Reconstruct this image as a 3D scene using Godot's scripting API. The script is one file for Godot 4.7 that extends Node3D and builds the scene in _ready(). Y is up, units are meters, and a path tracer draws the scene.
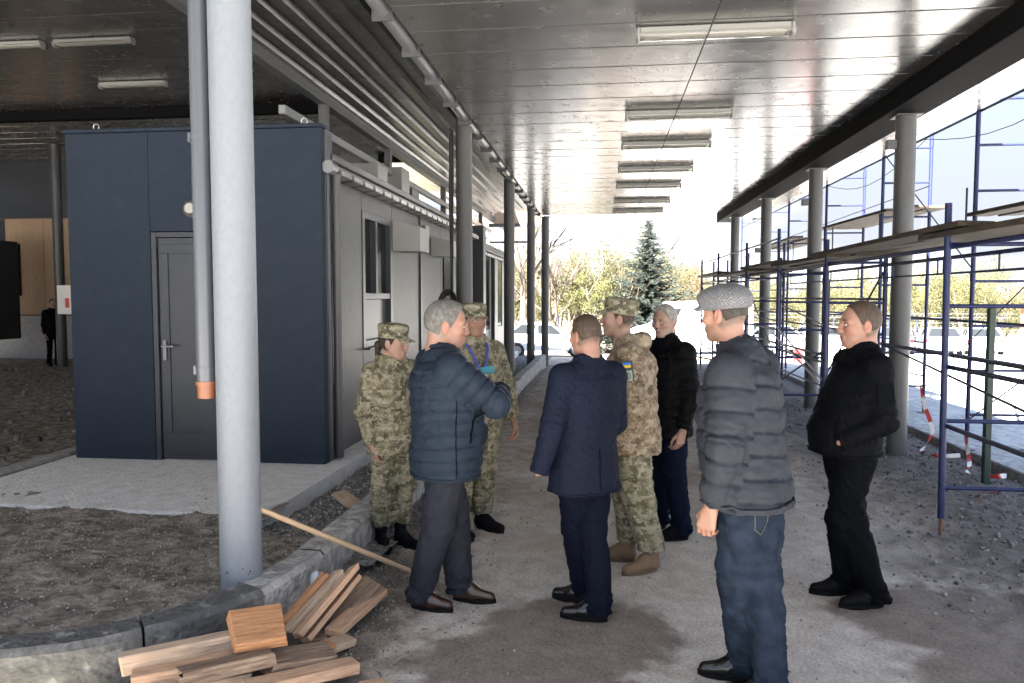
extends Node3D
# A site under a long metal canopy: people talking on a dirt drive, cabins on the left, scaffolding on the right.

var M := {}
var taken := {}
var rng := RandomNumberGenerator.new()
var KERB := [Vector2(-6.5, -2.66), Vector2(-4.6, -2.68), Vector2(-3.3, -2.71), Vector2(-2.66, -2.78), Vector2(-2.24, -2.94), Vector2(-1.92, -3.22), Vector2(-1.72, -3.58), Vector2(-1.63, -4.1), Vector2(-1.59, -5.3), Vector2(-1.54, -7.0), Vector2(-1.5, -9.0), Vector2(-1.46, -12.0), Vector2(-1.42, -19.5)]


# ---------------------------------------------------------------- mesh collector
class G:
	var v := PackedVector3Array()
	var n := PackedVector3Array()
	var c := PackedColorArray()
	var ix := PackedInt32Array()
	var col := Color(1, 1, 1)
	var colored := false

	func tri(a: Vector3, b: Vector3, d: Vector3) -> void:
		var nn := (d - a).cross(b - a).normalized()
		var k := v.size()
		v.append(a); v.append(b); v.append(d)
		n.append(nn); n.append(nn); n.append(nn)
		if colored:
			c.append(col); c.append(col); c.append(col)
		ix.append(k); ix.append(k + 1); ix.append(k + 2)

	func quad(a: Vector3, b: Vector3, d: Vector3, e: Vector3) -> void:
		var nn := (d - a).cross(b - a)
		if nn.length_squared() < 1e-14:
			nn = (e - a).cross(d - a)
		nn = nn.normalized()
		var k := v.size()
		v.append(a); v.append(b); v.append(d); v.append(e)
		for i in 4:
			n.append(nn)
			if colored:
				c.append(col)
		for i in [0, 1, 2, 0, 2, 3]:
			ix.append(k + i)

	# a chamfered box
	func box(at: Vector3, size: Vector3, bev := 0.0, basis := Basis()) -> void:
		var h := size * 0.5
		var b := minf(bev, minf(h.x, minf(h.y, h.z)) * 0.9)
		if b <= 0.0:
			var p := []
			for i in 8:
				p.append(at + basis * Vector3(h.x if i & 1 else -h.x, h.y if i & 2 else -h.y, h.z if i & 4 else -h.z))
			quad(p[0], p[2], p[3], p[1]); quad(p[5], p[7], p[6], p[4])
			quad(p[4], p[6], p[2], p[0]); quad(p[1], p[3], p[7], p[5])
			quad(p[2], p[6], p[7], p[3]); quad(p[4], p[0], p[1], p[5])
			return
		var q := {}
		for i in 8:
			var s := Vector3(1 if i & 1 else -1, 1 if i & 2 else -1, 1 if i & 4 else -1)
			for ax in 3:
				var e := s * h
				for o in 3:
					if o != ax:
						e[o] -= s[o] * b
				q[i * 3 + ax] = at + basis * e
		var face := func(list: Array) -> void:
			var a: Vector3 = q[list[0]]
			var m := Vector3.ZERO
			for l in list:
				m += q[l]
			m /= list.size()
			var b1: Vector3 = q[list[1]]
			var d1: Vector3 = q[list[2]]
			var out := m - at
			if (d1 - a).cross(b1 - a).dot(out) < 0:
				list.reverse()
			if list.size() == 4:
				quad(q[list[0]], q[list[1]], q[list[2]], q[list[3]])
			else:
				tri(q[list[0]], q[list[1]], q[list[2]])
		for ax in 3:
			var u := (ax + 1) % 3
			var w := (ax + 2) % 3
			for s in 2:
				var base: int = (1 << ax) if s else 0
				face.call([base * 3 + ax, (base | 1 << u) * 3 + ax, (base | 1 << u | 1 << w) * 3 + ax, (base | 1 << w) * 3 + ax])
			for s in 4:
				var i0: int = (1 << u if s & 1 else 0) | (1 << w if s & 2 else 0)
				var i1: int = i0 | 1 << ax
				face.call([i0 * 3 + u, i1 * 3 + u, i1 * 3 + w, i0 * 3 + w])
		for i in 8:
			face.call([i * 3, i * 3 + 1, i * 3 + 2])

	# a smooth tube through points; radii one per point
	func tube(pts: Array, radii: Array, sides := 10, caps := true) -> void:
		var up := Vector3.UP
		var k0 := v.size()
		var cnt := pts.size()
		var last_x := Vector3.ZERO
		for i in cnt:
			var dir: Vector3 = (pts[mini(i + 1, cnt - 1)] - pts[maxi(i - 1, 0)]).normalized()
			var x: Vector3
			if last_x == Vector3.ZERO:
				x = dir.cross(up if absf(dir.y) < 0.9 else Vector3.RIGHT).normalized()
			else:
				x = (last_x - dir * last_x.dot(dir)).normalized()
			last_x = x
			var y := dir.cross(x)
			for s in sides:
				var a := TAU * s / sides
				var nn := x * cos(a) + y * sin(a)
				v.append(pts[i] + nn * radii[i]); n.append(nn)
				if colored:
					c.append(col)
		for i in cnt - 1:
			for s in sides:
				var a := k0 + i * sides + s
				var b := k0 + i * sides + (s + 1) % sides
				ix.append(a); ix.append(b + sides); ix.append(b)
				ix.append(a); ix.append(a + sides); ix.append(b + sides)
		if caps:
			for e in [0, cnt - 1]:
				if radii[e] > 0.0005:
					var kk = k0 + e * sides
					for s in range(1, sides - 1):
						var p0 := v[kk]; var p1 := v[kk + s]; var p2 := v[kk + s + 1]
						if e == 0:
							tri(p0, p1, p2)
						else:
							tri(p0, p2, p1)

	func rod(a: Vector3, b: Vector3, r: float, sides := 8) -> void:
		tube([a, b], [r, r], sides)

	# polygon in the xy plane pushed along z from z0 to z1, seen through a transform
	func prism(poly: PackedVector2Array, z0: float, z1: float, t := Transform3D()) -> void:
		var tr := Geometry2D.triangulate_polygon(poly)
		for i in range(0, tr.size(), 3):
			var a := poly[tr[i]]; var b := poly[tr[i + 1]]; var d := poly[tr[i + 2]]
			tri(t * Vector3(a.x, a.y, z0), t * Vector3(b.x, b.y, z0), t * Vector3(d.x, d.y, z0))
			tri(t * Vector3(a.x, a.y, z1), t * Vector3(d.x, d.y, z1), t * Vector3(b.x, b.y, z1))
		for i in poly.size():
			var a := poly[i]
			var b := poly[(i + 1) % poly.size()]
			quad(t * Vector3(a.x, a.y, z0), t * Vector3(b.x, b.y, z0), t * Vector3(b.x, b.y, z1), t * Vector3(a.x, a.y, z1))

	func ball(at: Vector3, r: Vector3, rings := 8, sides := 12) -> void:
		var k0 := v.size()
		for i in rings + 1:
			var th := PI * i / rings
			for s in sides:
				var a := TAU * s / sides
				var d := Vector3(sin(th) * cos(a), cos(th), sin(th) * sin(a))
				v.append(at + d * r); n.append((d / r).normalized())
				if colored:
					c.append(col)
		for i in rings:
			for s in sides:
				var a := k0 + i * sides + s
				var b := k0 + i * sides + (s + 1) % sides
				ix.append(a); ix.append(b + sides); ix.append(b)
				ix.append(a); ix.append(a + sides); ix.append(b + sides)

	func mesh() -> ArrayMesh:
		var arr := []
		arr.resize(Mesh.ARRAY_MAX)
		arr[Mesh.ARRAY_VERTEX] = v
		arr[Mesh.ARRAY_NORMAL] = n
		if colored:
			arr[Mesh.ARRAY_COLOR] = c
		arr[Mesh.ARRAY_INDEX] = ix
		var m := ArrayMesh.new()
		m.add_surface_from_arrays(Mesh.PRIMITIVE_TRIANGLES, arr)
		return m


# ---------------------------------------------------------------- nodes
func numbered(called: String) -> String:
	var k: int = taken.get(called, 0)
	taken[called] = k + 1
	return called if k == 0 else "%s_%03d" % [called, k]


func tag(o: Node, label: String, category := "", group := "", kind := "") -> void:
	if label: o.set_meta("label", label)
	if category: o.set_meta("category", category)
	if group: o.set_meta("group", group)
	if kind: o.set_meta("kind", kind)


func thing(called: String, label: String, category: String, at := Vector3.ZERO, turn := 0.0, group := "") -> Node3D:
	var o := Node3D.new()
	o.name = numbered(called)
	add_child(o)
	o.position = at
	o.rotation.y = turn
	tag(o, label, category, group)
	return o


# one named mesh; without a parent it is a thing (or setting) of its own
func put(called: String, shape, m: Material, parent: Node = null, at := Vector3.ZERO) -> MeshInstance3D:
	var o := MeshInstance3D.new()
	o.mesh = shape.mesh() if shape is G else shape
	o.material_override = m
	o.cast_shadow = GeometryInstance3D.SHADOW_CASTING_SETTING_ON
	if parent:
		o.name = called
		parent.add_child(o, true)
	else:
		o.name = numbered(called)
		add_child(o)
	o.position = at
	return o


func single(called: String, shape, m: Material, label: String, category: String, at := Vector3.ZERO, group := "") -> MeshInstance3D:
	var o := put(called, shape, m, null, at)
	tag(o, label, category, group)
	return o


func structure(called: String, shape, m: Material, label := "", at := Vector3.ZERO) -> MeshInstance3D:
	var o := put(called, shape, m, null, at)
	tag(o, label, "", "", "structure")
	return o


# ---------------------------------------------------------------- materials
func lin(r: float, g: float, b: float) -> Color:
	return Color(r, g, b).linear_to_srgb()


func mat(called: String, c: Color, rough := 0.7, metal := 0.0, spec := 0.5) -> StandardMaterial3D:
	var m := StandardMaterial3D.new()
	m.resource_name = called
	m.albedo_color = c
	m.roughness = rough
	m.metallic = metal
	m.metallic_specular = spec
	M[called] = m
	return m


func noise(freq: float, octaves := 4, kind := FastNoiseLite.TYPE_SIMPLEX_SMOOTH, sd := 1) -> FastNoiseLite:
	var f := FastNoiseLite.new()
	f.noise_type = kind
	f.frequency = freq
	f.seed = sd
	f.fractal_octaves = octaves
	return f


# tiling noise picture; stops are [offset, Color linear]
func tex(freq: float, stops: Array, octaves := 4, sd := 1, size := 512, kind := FastNoiseLite.TYPE_SIMPLEX_SMOOTH) -> NoiseTexture2D:
	var t := NoiseTexture2D.new()
	t.width = size
	t.height = size
	t.seamless = true
	t.noise = noise(freq, octaves, kind, sd)
	var g := Gradient.new()
	var off := PackedFloat32Array()
	var cs := PackedColorArray()
	for s in stops:
		off.append(s[0])
		cs.append((s[1] as Color).linear_to_srgb())
	g.offsets = off
	g.colors = cs
	t.color_ramp = g
	return t


func bump(freq: float, strength: float, octaves := 4, sd := 5, size := 512) -> NoiseTexture2D:
	var t := NoiseTexture2D.new()
	t.width = size
	t.height = size
	t.seamless = true
	t.as_normal_map = true
	t.bump_strength = strength
	t.noise = noise(freq, octaves, FastNoiseLite.TYPE_SIMPLEX_SMOOTH, sd)
	return t


func textured(called: String, albedo: Texture2D, scale: Vector3, rough := 0.8, normal: Texture2D = null, depth := 1.0, world := false, spec := 0.4) -> StandardMaterial3D:
	var m := mat(called, Color.WHITE, rough, 0.0, spec)
	m.albedo_texture = albedo
	m.uv1_triplanar = true
	m.uv1_world_triplanar = world
	m.uv1_scale = scale
	if normal:
		m.normal_enabled = true
		m.normal_texture = normal
		m.normal_scale = depth
	return m


func grey(a: float, t := 1.0, b := 1.0) -> Color:
	return Color(a, a * t, a * b)


func make_materials() -> void:
	var fine := bump(0.09, 6.0, 4, 11)
	var dimple := bump(0.02, 3.0, 3, 12)
	# metal and paint
	var m := textured("ceiling_paint", tex(0.004, [[0.0, grey(0.27, 0.975, 0.95)], [0.5, grey(0.30, 0.975, 0.95)], [1.0, grey(0.325, 0.98, 0.96)]], 3, 2), Vector3(0.35, 0.35, 0.35), 0.16, null, 0.25, true, 0.35)
	m.metallic = 0.85
	m.roughness_texture = tex(0.02, [[0.0, grey(0.026)], [1.0, grey(0.075)]], 4, 9)
	m.roughness = 1.0
	mat("fascia_black", lin(0.006, 0.006, 0.0065), 0.7, 0.0, 0.1)
	mat("groove", lin(0.02, 0.02, 0.02), 0.9)
	textured("column_grey", tex(0.02, [[0.0, grey(0.066)], [0.55, grey(0.074)], [1.0, grey(0.082)]], 4, 4), Vector3(1.2, 0.6, 1.2), 0.42, fine, 0.12)
	textured("column_pale", tex(0.03, [[0.0, Color(0.135, 0.15, 0.175)], [0.5, Color(0.15, 0.166, 0.192)], [1.0, Color(0.16, 0.176, 0.202)]], 5, 5), Vector3(1.6, 1.0, 1.6), 0.5, fine, 0.08)
	mat("pipe_grey", lin(0.062, 0.07, 0.084), 0.28, 0.0, 0.5)
	mat("gutter_grey", lin(0.13, 0.135, 0.145), 0.3)
	mat("orange_plastic", lin(0.22, 0.08, 0.038), 0.45)
	mat("galvanised", lin(0.42, 0.43, 0.44), 0.32, 0.85)
	mat("dark_steel", lin(0.055, 0.057, 0.06), 0.45, 0.2)
	textured("corrugated", tex(0.01, [[0.0, grey(0.06)], [1.0, grey(0.1)]], 4, 14), Vector3(0.6, 0.6, 0.6), 0.3, dimple, 0.3, true, 0.5)
	M.corrugated.metallic = 0.7
	mat("zinc", lin(0.3, 0.3, 0.3), 0.35, 0.9)
	# cabins
	textured("cabin_blue", tex(0.012, [[0.0, Color(0.0175, 0.0245, 0.0375)], [0.6, Color(0.0195, 0.0272, 0.041)], [0.86, Color(0.021, 0.029, 0.0437)], [1.0, Color(0.029, 0.037, 0.051)]], 5, 15), Vector3(0.7, 0.7, 0.7), 0.55, dimple, 0.12, true, 0.2)
	textured("cabin_door", tex(0.01, [[0.0, Color(0.026, 0.03, 0.038)], [1.0, Color(0.032, 0.036, 0.045)]], 4, 16), Vector3(0.7, 0.7, 0.7), 0.4, dimple, 0.1, true)
	textured("cabin_grey", tex(0.01, [[0.0, grey(0.053, 0.99, 0.96)], [1.0, grey(0.066, 0.99, 0.96)]], 4, 17), Vector3(0.6, 0.6, 0.6), 0.45, dimple, 0.12, true)
	mat("cabin_dark", lin(0.028, 0.032, 0.038), 0.4)
	mat("frame_dark", lin(0.045, 0.047, 0.052), 0.4)
	mat("vent_white", lin(0.3, 0.295, 0.28), 0.5)
	var glass := mat("pane", Color(0.05, 0.06, 0.07, 0.35), 0.05)
	glass.transparency = BaseMaterial3D.TRANSPARENCY_ALPHA
	mat("tinted_pane", lin(0.012, 0.014, 0.016), 0.12, 0.0, 0.15)
	mat("room_dark", lin(0.03, 0.03, 0.03), 0.9)
	textured("ply", tex(0.02, [[0.0, Color(0.30, 0.20, 0.13)], [0.5, Color(0.36, 0.25, 0.165)], [1.0, Color(0.42, 0.30, 0.20)]], 4, 18), Vector3(2.0, 0.25, 2.0), 0.6)
	textured("render_pale", tex(0.015, [[0.0, grey(0.30, 1.0, 0.98)], [1.0, grey(0.38, 1.0, 0.98)]], 4, 19), Vector3(0.7, 0.7, 0.7), 0.9)
	# lamps
	mat("lamp_housing", lin(0.2, 0.2, 0.19), 0.35)
	var d := mat("lamp_cover", Color(0.5, 0.49, 0.46, 0.3), 0.15)
	d.transparency = BaseMaterial3D.TRANSPARENCY_ALPHA
	mat("lamp_tube", lin(0.45, 0.44, 0.41), 0.3)
	# ground
	var stones := bump(0.045, 14.0, 5, 21)
	m = textured("soil", tex(0.012, [[0.0, Color(0.075, 0.064, 0.054)], [0.35, Color(0.13, 0.113, 0.096)], [0.55, Color(0.185, 0.163, 0.14)], [0.8, Color(0.27, 0.245, 0.215)], [1.0, Color(0.36, 0.33, 0.3)]], 6, 22, 1024), Vector3(0.33, 0.33, 0.33), 0.95, stones, 0.6, true)
	m = textured("gravel_bed", tex(0.02, [[0.0, grey(0.09)], [0.5, grey(0.15)], [1.0, grey(0.24)]], 6, 23, 1024), Vector3(0.4, 0.4, 0.4), 0.95, stones, 1.2, true)
	textured("concrete", tex(0.012, [[0.0, grey(0.38, 0.99, 0.985)], [0.4, grey(0.49, 0.99, 0.99)], [0.8, grey(0.55, 0.995, 0.995)], [1.0, grey(0.58, 0.995, 0.995)]], 6, 24, 1024), Vector3(0.5, 0.5, 0.5), 0.9, fine, 0.5, true)
	textured("kerb_concrete", tex(0.016, [[0.0, grey(0.2)], [0.36, grey(0.26, 1.0, 0.98)], [0.5, grey(0.31, 0.99, 0.98)], [0.6, grey(0.37, 0.99, 0.97)], [1.0, grey(0.42, 0.99, 0.96)]], 5, 25, 1024), Vector3(0.45, 0.45, 0.45), 0.85, fine, 0.6, true)
	textured("kerb_dark", tex(0.016, [[0.0, grey(0.065)], [0.5, grey(0.085)], [0.72, grey(0.11)], [0.8, grey(0.2)], [1.0, grey(0.28)]], 5, 26, 1024), Vector3(0.45, 0.45, 0.45), 0.8, fine, 0.6, true)
	textured("plinth_concrete", tex(0.014, [[0.0, grey(0.16, 0.98, 0.95)], [0.5, grey(0.23, 0.98, 0.95)], [1.0, grey(0.32, 0.98, 0.95)]], 6, 27, 1024), Vector3(0.5, 0.5, 0.5), 0.9, fine, 0.7, true)
	textured("lot_concrete", tex(0.01, [[0.0, grey(0.25, 0.985, 0.95)], [0.5, grey(0.31, 0.985, 0.95)], [1.0, grey(0.37, 0.985, 0.95)]], 6, 28, 1024), Vector3(0.12, 0.12, 0.12), 0.92, fine, 0.5, true)
	textured("far_ground", tex(0.01, [[0.0, Color(0.16, 0.15, 0.11)], [0.5, Color(0.24, 0.22, 0.16)], [1.0, Color(0.3, 0.27, 0.2)]], 5, 29), Vector3(0.06, 0.06, 0.06), 0.95, null, 1.0, true)
	var st := mat("pebble", Color.WHITE, 0.9)
	st.vertex_color_use_as_albedo = true
	# scaffold
	textured("scaffold_blue", tex(0.02, [[0.0, Color(0.006, 0.01, 0.046)], [0.6, Color(0.009, 0.015, 0.066)], [0.85, Color(0.013, 0.019, 0.063)], [1.0, Color(0.04, 0.03, 0.025)]], 5, 31), Vector3(2, 2, 2), 0.5)
	textured("scaffold_dark", tex(0.02, [[0.0, Color(0.012, 0.016, 0.04)], [0.7, Color(0.02, 0.024, 0.05)], [1.0, Color(0.07, 0.05, 0.04)]], 5, 32), Vector3(2, 2, 2), 0.5)
	mat("plate_steel", lin(0.09, 0.085, 0.08), 0.6, 0.4)
	mat("scaffold_green", lin(0.012, 0.03, 0.02), 0.5)
	mat("rusty", lin(0.16, 0.08, 0.045), 0.8, 0.2)
	textured("deck_wood", tex(0.015, [[0.0, Color(0.022, 0.017, 0.013)], [0.5, Color(0.045, 0.034, 0.025)], [1.0, Color(0.08, 0.062, 0.047)]], 5, 33), Vector3(4, 4, 0.5), 0.85, null, 1.0, true)
	# boards: grain runs along local x
	for k in 4:
		var cc: Array = [[Color(0.34, 0.215, 0.14), Color(0.46, 0.31, 0.21)], [Color(0.32, 0.235, 0.17), Color(0.43, 0.33, 0.245)], [Color(0.29, 0.14, 0.068), Color(0.42, 0.225, 0.115)], [Color(0.13, 0.092, 0.066), Color(0.24, 0.175, 0.128)]][k]
		var dirt: Color = cc[0] * 0.55
		var w := textured("board_%d" % k, tex(0.02, [[0.0, dirt], [0.3, cc[0]], [0.5, cc[0].lerp(cc[1], 0.5)], [0.58, cc[0].lerp(cc[1], 0.15)], [0.75, cc[1]], [1.0, cc[1] * 1.08]], 5, 40 + k), Vector3(0.5, 5.0, 5.0), 0.75, bump(0.03, 4.0, 4, 45), 0.4)
		w.uv1_offset = Vector3(0.13 * k, 0.3, 0.71)
	mat("stick_wood", lin(0.46, 0.33, 0.21), 0.6)
	mat("can_metal", lin(0.45, 0.52, 0.62), 0.25, 0.6)
	mat("tape_red", lin(0.5, 0.05, 0.04), 0.5)
	mat("tape_white", lin(0.7, 0.68, 0.66), 0.5)
	# vehicles
	mat("mask_blue", lin(0.05, 0.24, 0.3), 0.8)
	mat("car_white", lin(0.72, 0.73, 0.74), 0.25)
	mat("car_dark", lin(0.03, 0.035, 0.05), 0.25)
	mat("car_silver", lin(0.35, 0.36, 0.38), 0.3, 0.3)
	mat("tyre", lin(0.02, 0.02, 0.02), 0.9)
	mat("rim", lin(0.35, 0.35, 0.36), 0.35, 0.7)
	mat("lens", lin(0.5, 0.5, 0.5), 0.1)
	mat("lens_red", lin(0.4, 0.02, 0.02), 0.2)
	mat("plastic_red", lin(0.55, 0.03, 0.03), 0.45)
	mat("brick_orange", lin(0.26, 0.12, 0.06), 0.9)
	# plants
	textured("bark", tex(0.03, [[0.0, Color(0.10, 0.085, 0.065)], [1.0, Color(0.22, 0.19, 0.15)]], 5, 51), Vector3(2, 0.4, 2), 0.9)
	var tw := mat("twigs", Color.WHITE, 0.8)
	tw.vertex_color_use_as_albedo = true
	var nd := mat("needles", Color.WHITE, 0.75)
	nd.vertex_color_use_as_albedo = true
	var lf := mat("leaf", Color.WHITE, 0.7)
	lf.vertex_color_use_as_albedo = true
	lf.backlight_enabled = true
	lf.backlight = lin(0.08, 0.08, 0.015)


func sky_picture() -> ImageTexture:
	var w := 1024
	var h := 512
	var im := Image.create(w, h, false, Image.FORMAT_RGBF)
	var f := noise(1.6, 5, FastNoiseLite.TYPE_SIMPLEX_SMOOTH, 111)
	for y in h:
		var el := PI * (0.5 - (y + 0.5) / h)
		for x in w:
			var az := TAU * (x + 0.5) / w
			if el < 0.0:
				im.set_pixel(x, y, Color(0.2, 0.2, 0.2))
				continue
			var s := sin(el)
			var d := Vector3(-cos(el) * sin(az), s * 2.4, cos(el) * cos(az))
			var cl := smoothstep(-0.12, 0.3, f.get_noise_3dv(d * 1.1))
			var blue := Color(0.036, 0.0382, 0.042).lerp(Color(0.047, 0.082, 0.155), smoothstep(0.05, 0.8, s))
			var white := Color(0.135, 0.146, 0.165)
			var c := blue.lerp(white, clampf(cl * 0.9, 0.0, 1.0))
			im.set_pixel(x, y, c)
	return ImageTexture.create_from_image(im)


func _ready() -> void:
	rng.seed = 4711
	# camera
	var cam := Camera3D.new()
	cam.name = "camera"
	add_child(cam)
	cam.position = Vector3(0, 1.78, 0)
	cam.rotation = Vector3(deg_to_rad(-3.43), deg_to_rad(6.77), 0)
	cam.fov = 48.98
	cam.near = 0.05
	cam.far = 600.0
	cam.current = true
	# sky
	var env := Environment.new()
	env.background_mode = Environment.BG_SKY
	var ps := PanoramaSkyMaterial.new()
	ps.panorama = sky_picture()
	ps.energy_multiplier = 1.0
	var sky := Sky.new()
	sky.sky_material = ps
	env.sky = sky
	env.background_energy_multiplier = 1.0
	env.tonemap_mode = Environment.TONE_MAPPER_LINEAR
	env.tonemap_exposure = 23.5
	env.sdfgi_enabled = true
	env.ssao_enabled = true
	env.ssil_enabled = true
	var we := WorldEnvironment.new()
	we.name = "world_environment"
	we.environment = env
	add_child(we)
	# sun: behind the camera, a little to the left
	var sun := DirectionalLight3D.new()
	sun.name = "sun"
	add_child(sun)
	sun.look_at_from_position(Vector3.ZERO, Vector3(0.283, -0.743, -0.606), Vector3.UP)
	sun.light_energy = 1.6
	sun.light_angular_distance = 0.5
	sun.light_color = Color(1.0, 0.975, 0.94)
	sun.shadow_enabled = true
	make_materials()
	print("materials")
	build_ground()
	build_low_canopy()
	build_high_canopy()
	build_cabins()
	print("structure")
	build_scaffold()
	build_trees()
	print("trees")
	build_far_things()
	build_people()
	print("people")
	build_small_things()
	print("done")


# ---------------------------------------------------------------- ground
func grid_sheet(x0: float, x1: float, z0: float, z1: float, cell: float, height: Callable, inside = null, near := 0.0) -> ArrayMesh:
	var nx := int(ceil((x1 - x0) / cell))
	var nz := int(ceil((z1 - z0) / cell))
	var v := PackedVector3Array()
	var n := PackedVector3Array()
	var uv := PackedVector2Array()
	var ix := PackedInt32Array()
	var hs := PackedFloat32Array()
	# rows may crowd toward z1
	var zs := PackedFloat32Array()
	for j in nz + 1:
		var q := float(j) / nz
		zs.append(lerpf(z0, z1, q + near * q * (1.0 - q)))
	for j in nz + 1:
		for i in nx + 1:
			hs.append(height.call(x0 + (x1 - x0) * i / nx, zs[j]))
	for j in nz + 1:
		for i in nx + 1:
			var x := x0 + (x1 - x0) * i / nx
			var z := zs[j]
			v.append(Vector3(x, hs[j * (nx + 1) + i], z))
			uv.append(Vector2(float(i) / nx, (z - z0) / (z1 - z0)))
			var hx := hs[j * (nx + 1) + mini(i + 1, nx)] - hs[j * (nx + 1) + maxi(i - 1, 0)]
			var hz := hs[mini(j + 1, nz) * (nx + 1) + i] - hs[maxi(j - 1, 0) * (nx + 1) + i]
			n.append(Vector3(-hx / (2.0 * cell), 1.0, -hz / maxf(zs[mini(j + 1, nz)] - zs[maxi(j - 1, 0)], 1e-4)).normalized())
	for j in nz:
		for i in nx:
			if inside and not inside.call(x0 + (x1 - x0) * (i + 0.5) / nx, (zs[j] + zs[j + 1]) * 0.5):
				continue
			var a := j * (nx + 1) + i
			ix.append_array(PackedInt32Array([a, a + 1, a + nx + 2, a, a + nx + 2, a + nx + 1]))
	var arr := []
	arr.resize(Mesh.ARRAY_MAX)
	arr[Mesh.ARRAY_VERTEX] = v
	arr[Mesh.ARRAY_NORMAL] = n
	arr[Mesh.ARRAY_TEX_UV] = uv
	arr[Mesh.ARRAY_INDEX] = ix
	var m := ArrayMesh.new()
	m.add_surface_from_arrays(Mesh.PRIMITIVE_TRIANGLES, arr)
	return m


var road_noise: FastNoiseLite
func road_height(x: float, z: float) -> float:
	var rough := smoothstep(1.6, 2.6, x) * 0.03 + 0.006 + smoothstep(-0.9, -1.3, x) * 0.012
	var edge := smoothstep(3.5, 4.1, x) * -0.05
	return road_noise.get_noise_2d(x * 3.0, z * 3.0) * rough + road_noise.get_noise_2d(x * 11.0, z * 11.0) * (rough * 0.5 + 0.003) + edge + fall(z)


func fall(z: float) -> float:
	return -0.055 * clampf(-z - 18.0, 0.0, 40.0)


func patch(x: float, z: float, cx: float, cz: float, rx: float, rz: float, wob: float) -> float:
	var d := Vector2((x - cx) / rx, (z - cz) / rz).length() + wob
	return 1.0 - smoothstep(0.72, 1.06, d)


func road_picture(x0: float, x1: float, z0: float, z1: float) -> ImageTexture:
	var w := 1024
	var h := 2048
	var im := Image.create(w, h, false, Image.FORMAT_RGB8)
	var a := noise(0.55, 5, FastNoiseLite.TYPE_SIMPLEX_SMOOTH, 3)
	var b := noise(5.0, 3, FastNoiseLite.TYPE_SIMPLEX_SMOOTH, 4)
	var g := noise(38.0, 2, FastNoiseLite.TYPE_SIMPLEX, 6)
	var dirt := Color(0.222, 0.185, 0.153)
	var dust := Color(0.42, 0.39, 0.358)
	var dark := Color(0.125, 0.1, 0.082)
	var black := Color(0.095, 0.083, 0.073)
	for j in h:
		# finer near the camera: rows are spaced by the same v as the sheet
		var z := z0 + (z1 - z0) * (j + 0.5) / h
		for i in w:
			var x := x0 + (x1 - x0) * (i + 0.5) / w
			var na := a.get_noise_2d(x, z)
			var nb := b.get_noise_2d(x, z)
			var wob := na * 0.34 + nb * 0.16
			var c := dirt.lerp(dust, clampf(0.35 + na * 1.0 + nb * 0.4, 0.0, 1.0) * 0.55)
			# dusty dry asphalt in the foreground
			var near := smoothstep(-8.5, -4.6, z + na * 1.6) * smoothstep(-1.2, -0.7, x + nb * 0.2) * (1.0 - smoothstep(1.9, 2.6, x + na * 0.5))
			c = c.lerp(dust, near * 0.75)
			# tracks worn pale by wheels
			var track := exp(-pow((x - 0.15 + na * 0.25) / 0.2, 2.0)) + exp(-pow((x - 1.75 + na * 0.3) / 0.22, 2.0))
			c = c.lerp(dust, clampf(track, 0.0, 1.0) * (0.22 + 0.2 * nb))
			# wet patches
			var wet := maxf(patch(x, z, -0.12, -3.95, 0.62, 0.48, wob), patch(x, z, -0.42, -3.55, 0.5, 0.42, wob))
			wet = maxf(wet, patch(x, z, -0.3, -3.1, 0.75, 0.35, wob))
			wet = maxf(wet, patch(x, z, 2.05, -4.35, 0.75, 0.55, wob))
			wet = maxf(wet, patch(x, z, 2.0, -3.5, 0.62, 0.55, wob))
			wet = maxf(wet, patch(x, z, 1.3, -3.0, 0.5, 0.35, wob))
			c = c.lerp(dark, wet * 0.82)
			# dark gritty soil by the scaffold and along the kerb
			var grit := smoothstep(1.7, 2.9, x + na * 0.9 - 0.1 * (z + 6.0) * 0.3) * smoothstep(-4.2, -5.2, z + nb * 0.3)
			c = c.lerp(black, grit * 0.85)
			var side := smoothstep(-1.0, -1.3, x + nb * 0.18) * smoothstep(-5.2, -4.4, z) + smoothstep(-1.15, -1.4, x + nb * 0.12) * 0.6
			c = c.lerp(black, clampf(side, 0.0, 1.0) * 0.8)
			var k := 1.0 + g.get_noise_2d(x, z) * 0.28 + nb * 0.16
			im.set_pixel(i, j, Color(c.r * k, c.g * k, c.b * k).linear_to_srgb())
	return ImageTexture.create_from_image(im)


func kerb_at(z: float) -> float:
	for i in KERB.size() - 1:
		if z <= KERB[i].y and z >= KERB[i + 1].y:
			return lerpf(KERB[i].x, KERB[i + 1].x, (z - KERB[i].y) / (KERB[i + 1].y - KERB[i].y))
	return -1.4


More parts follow.
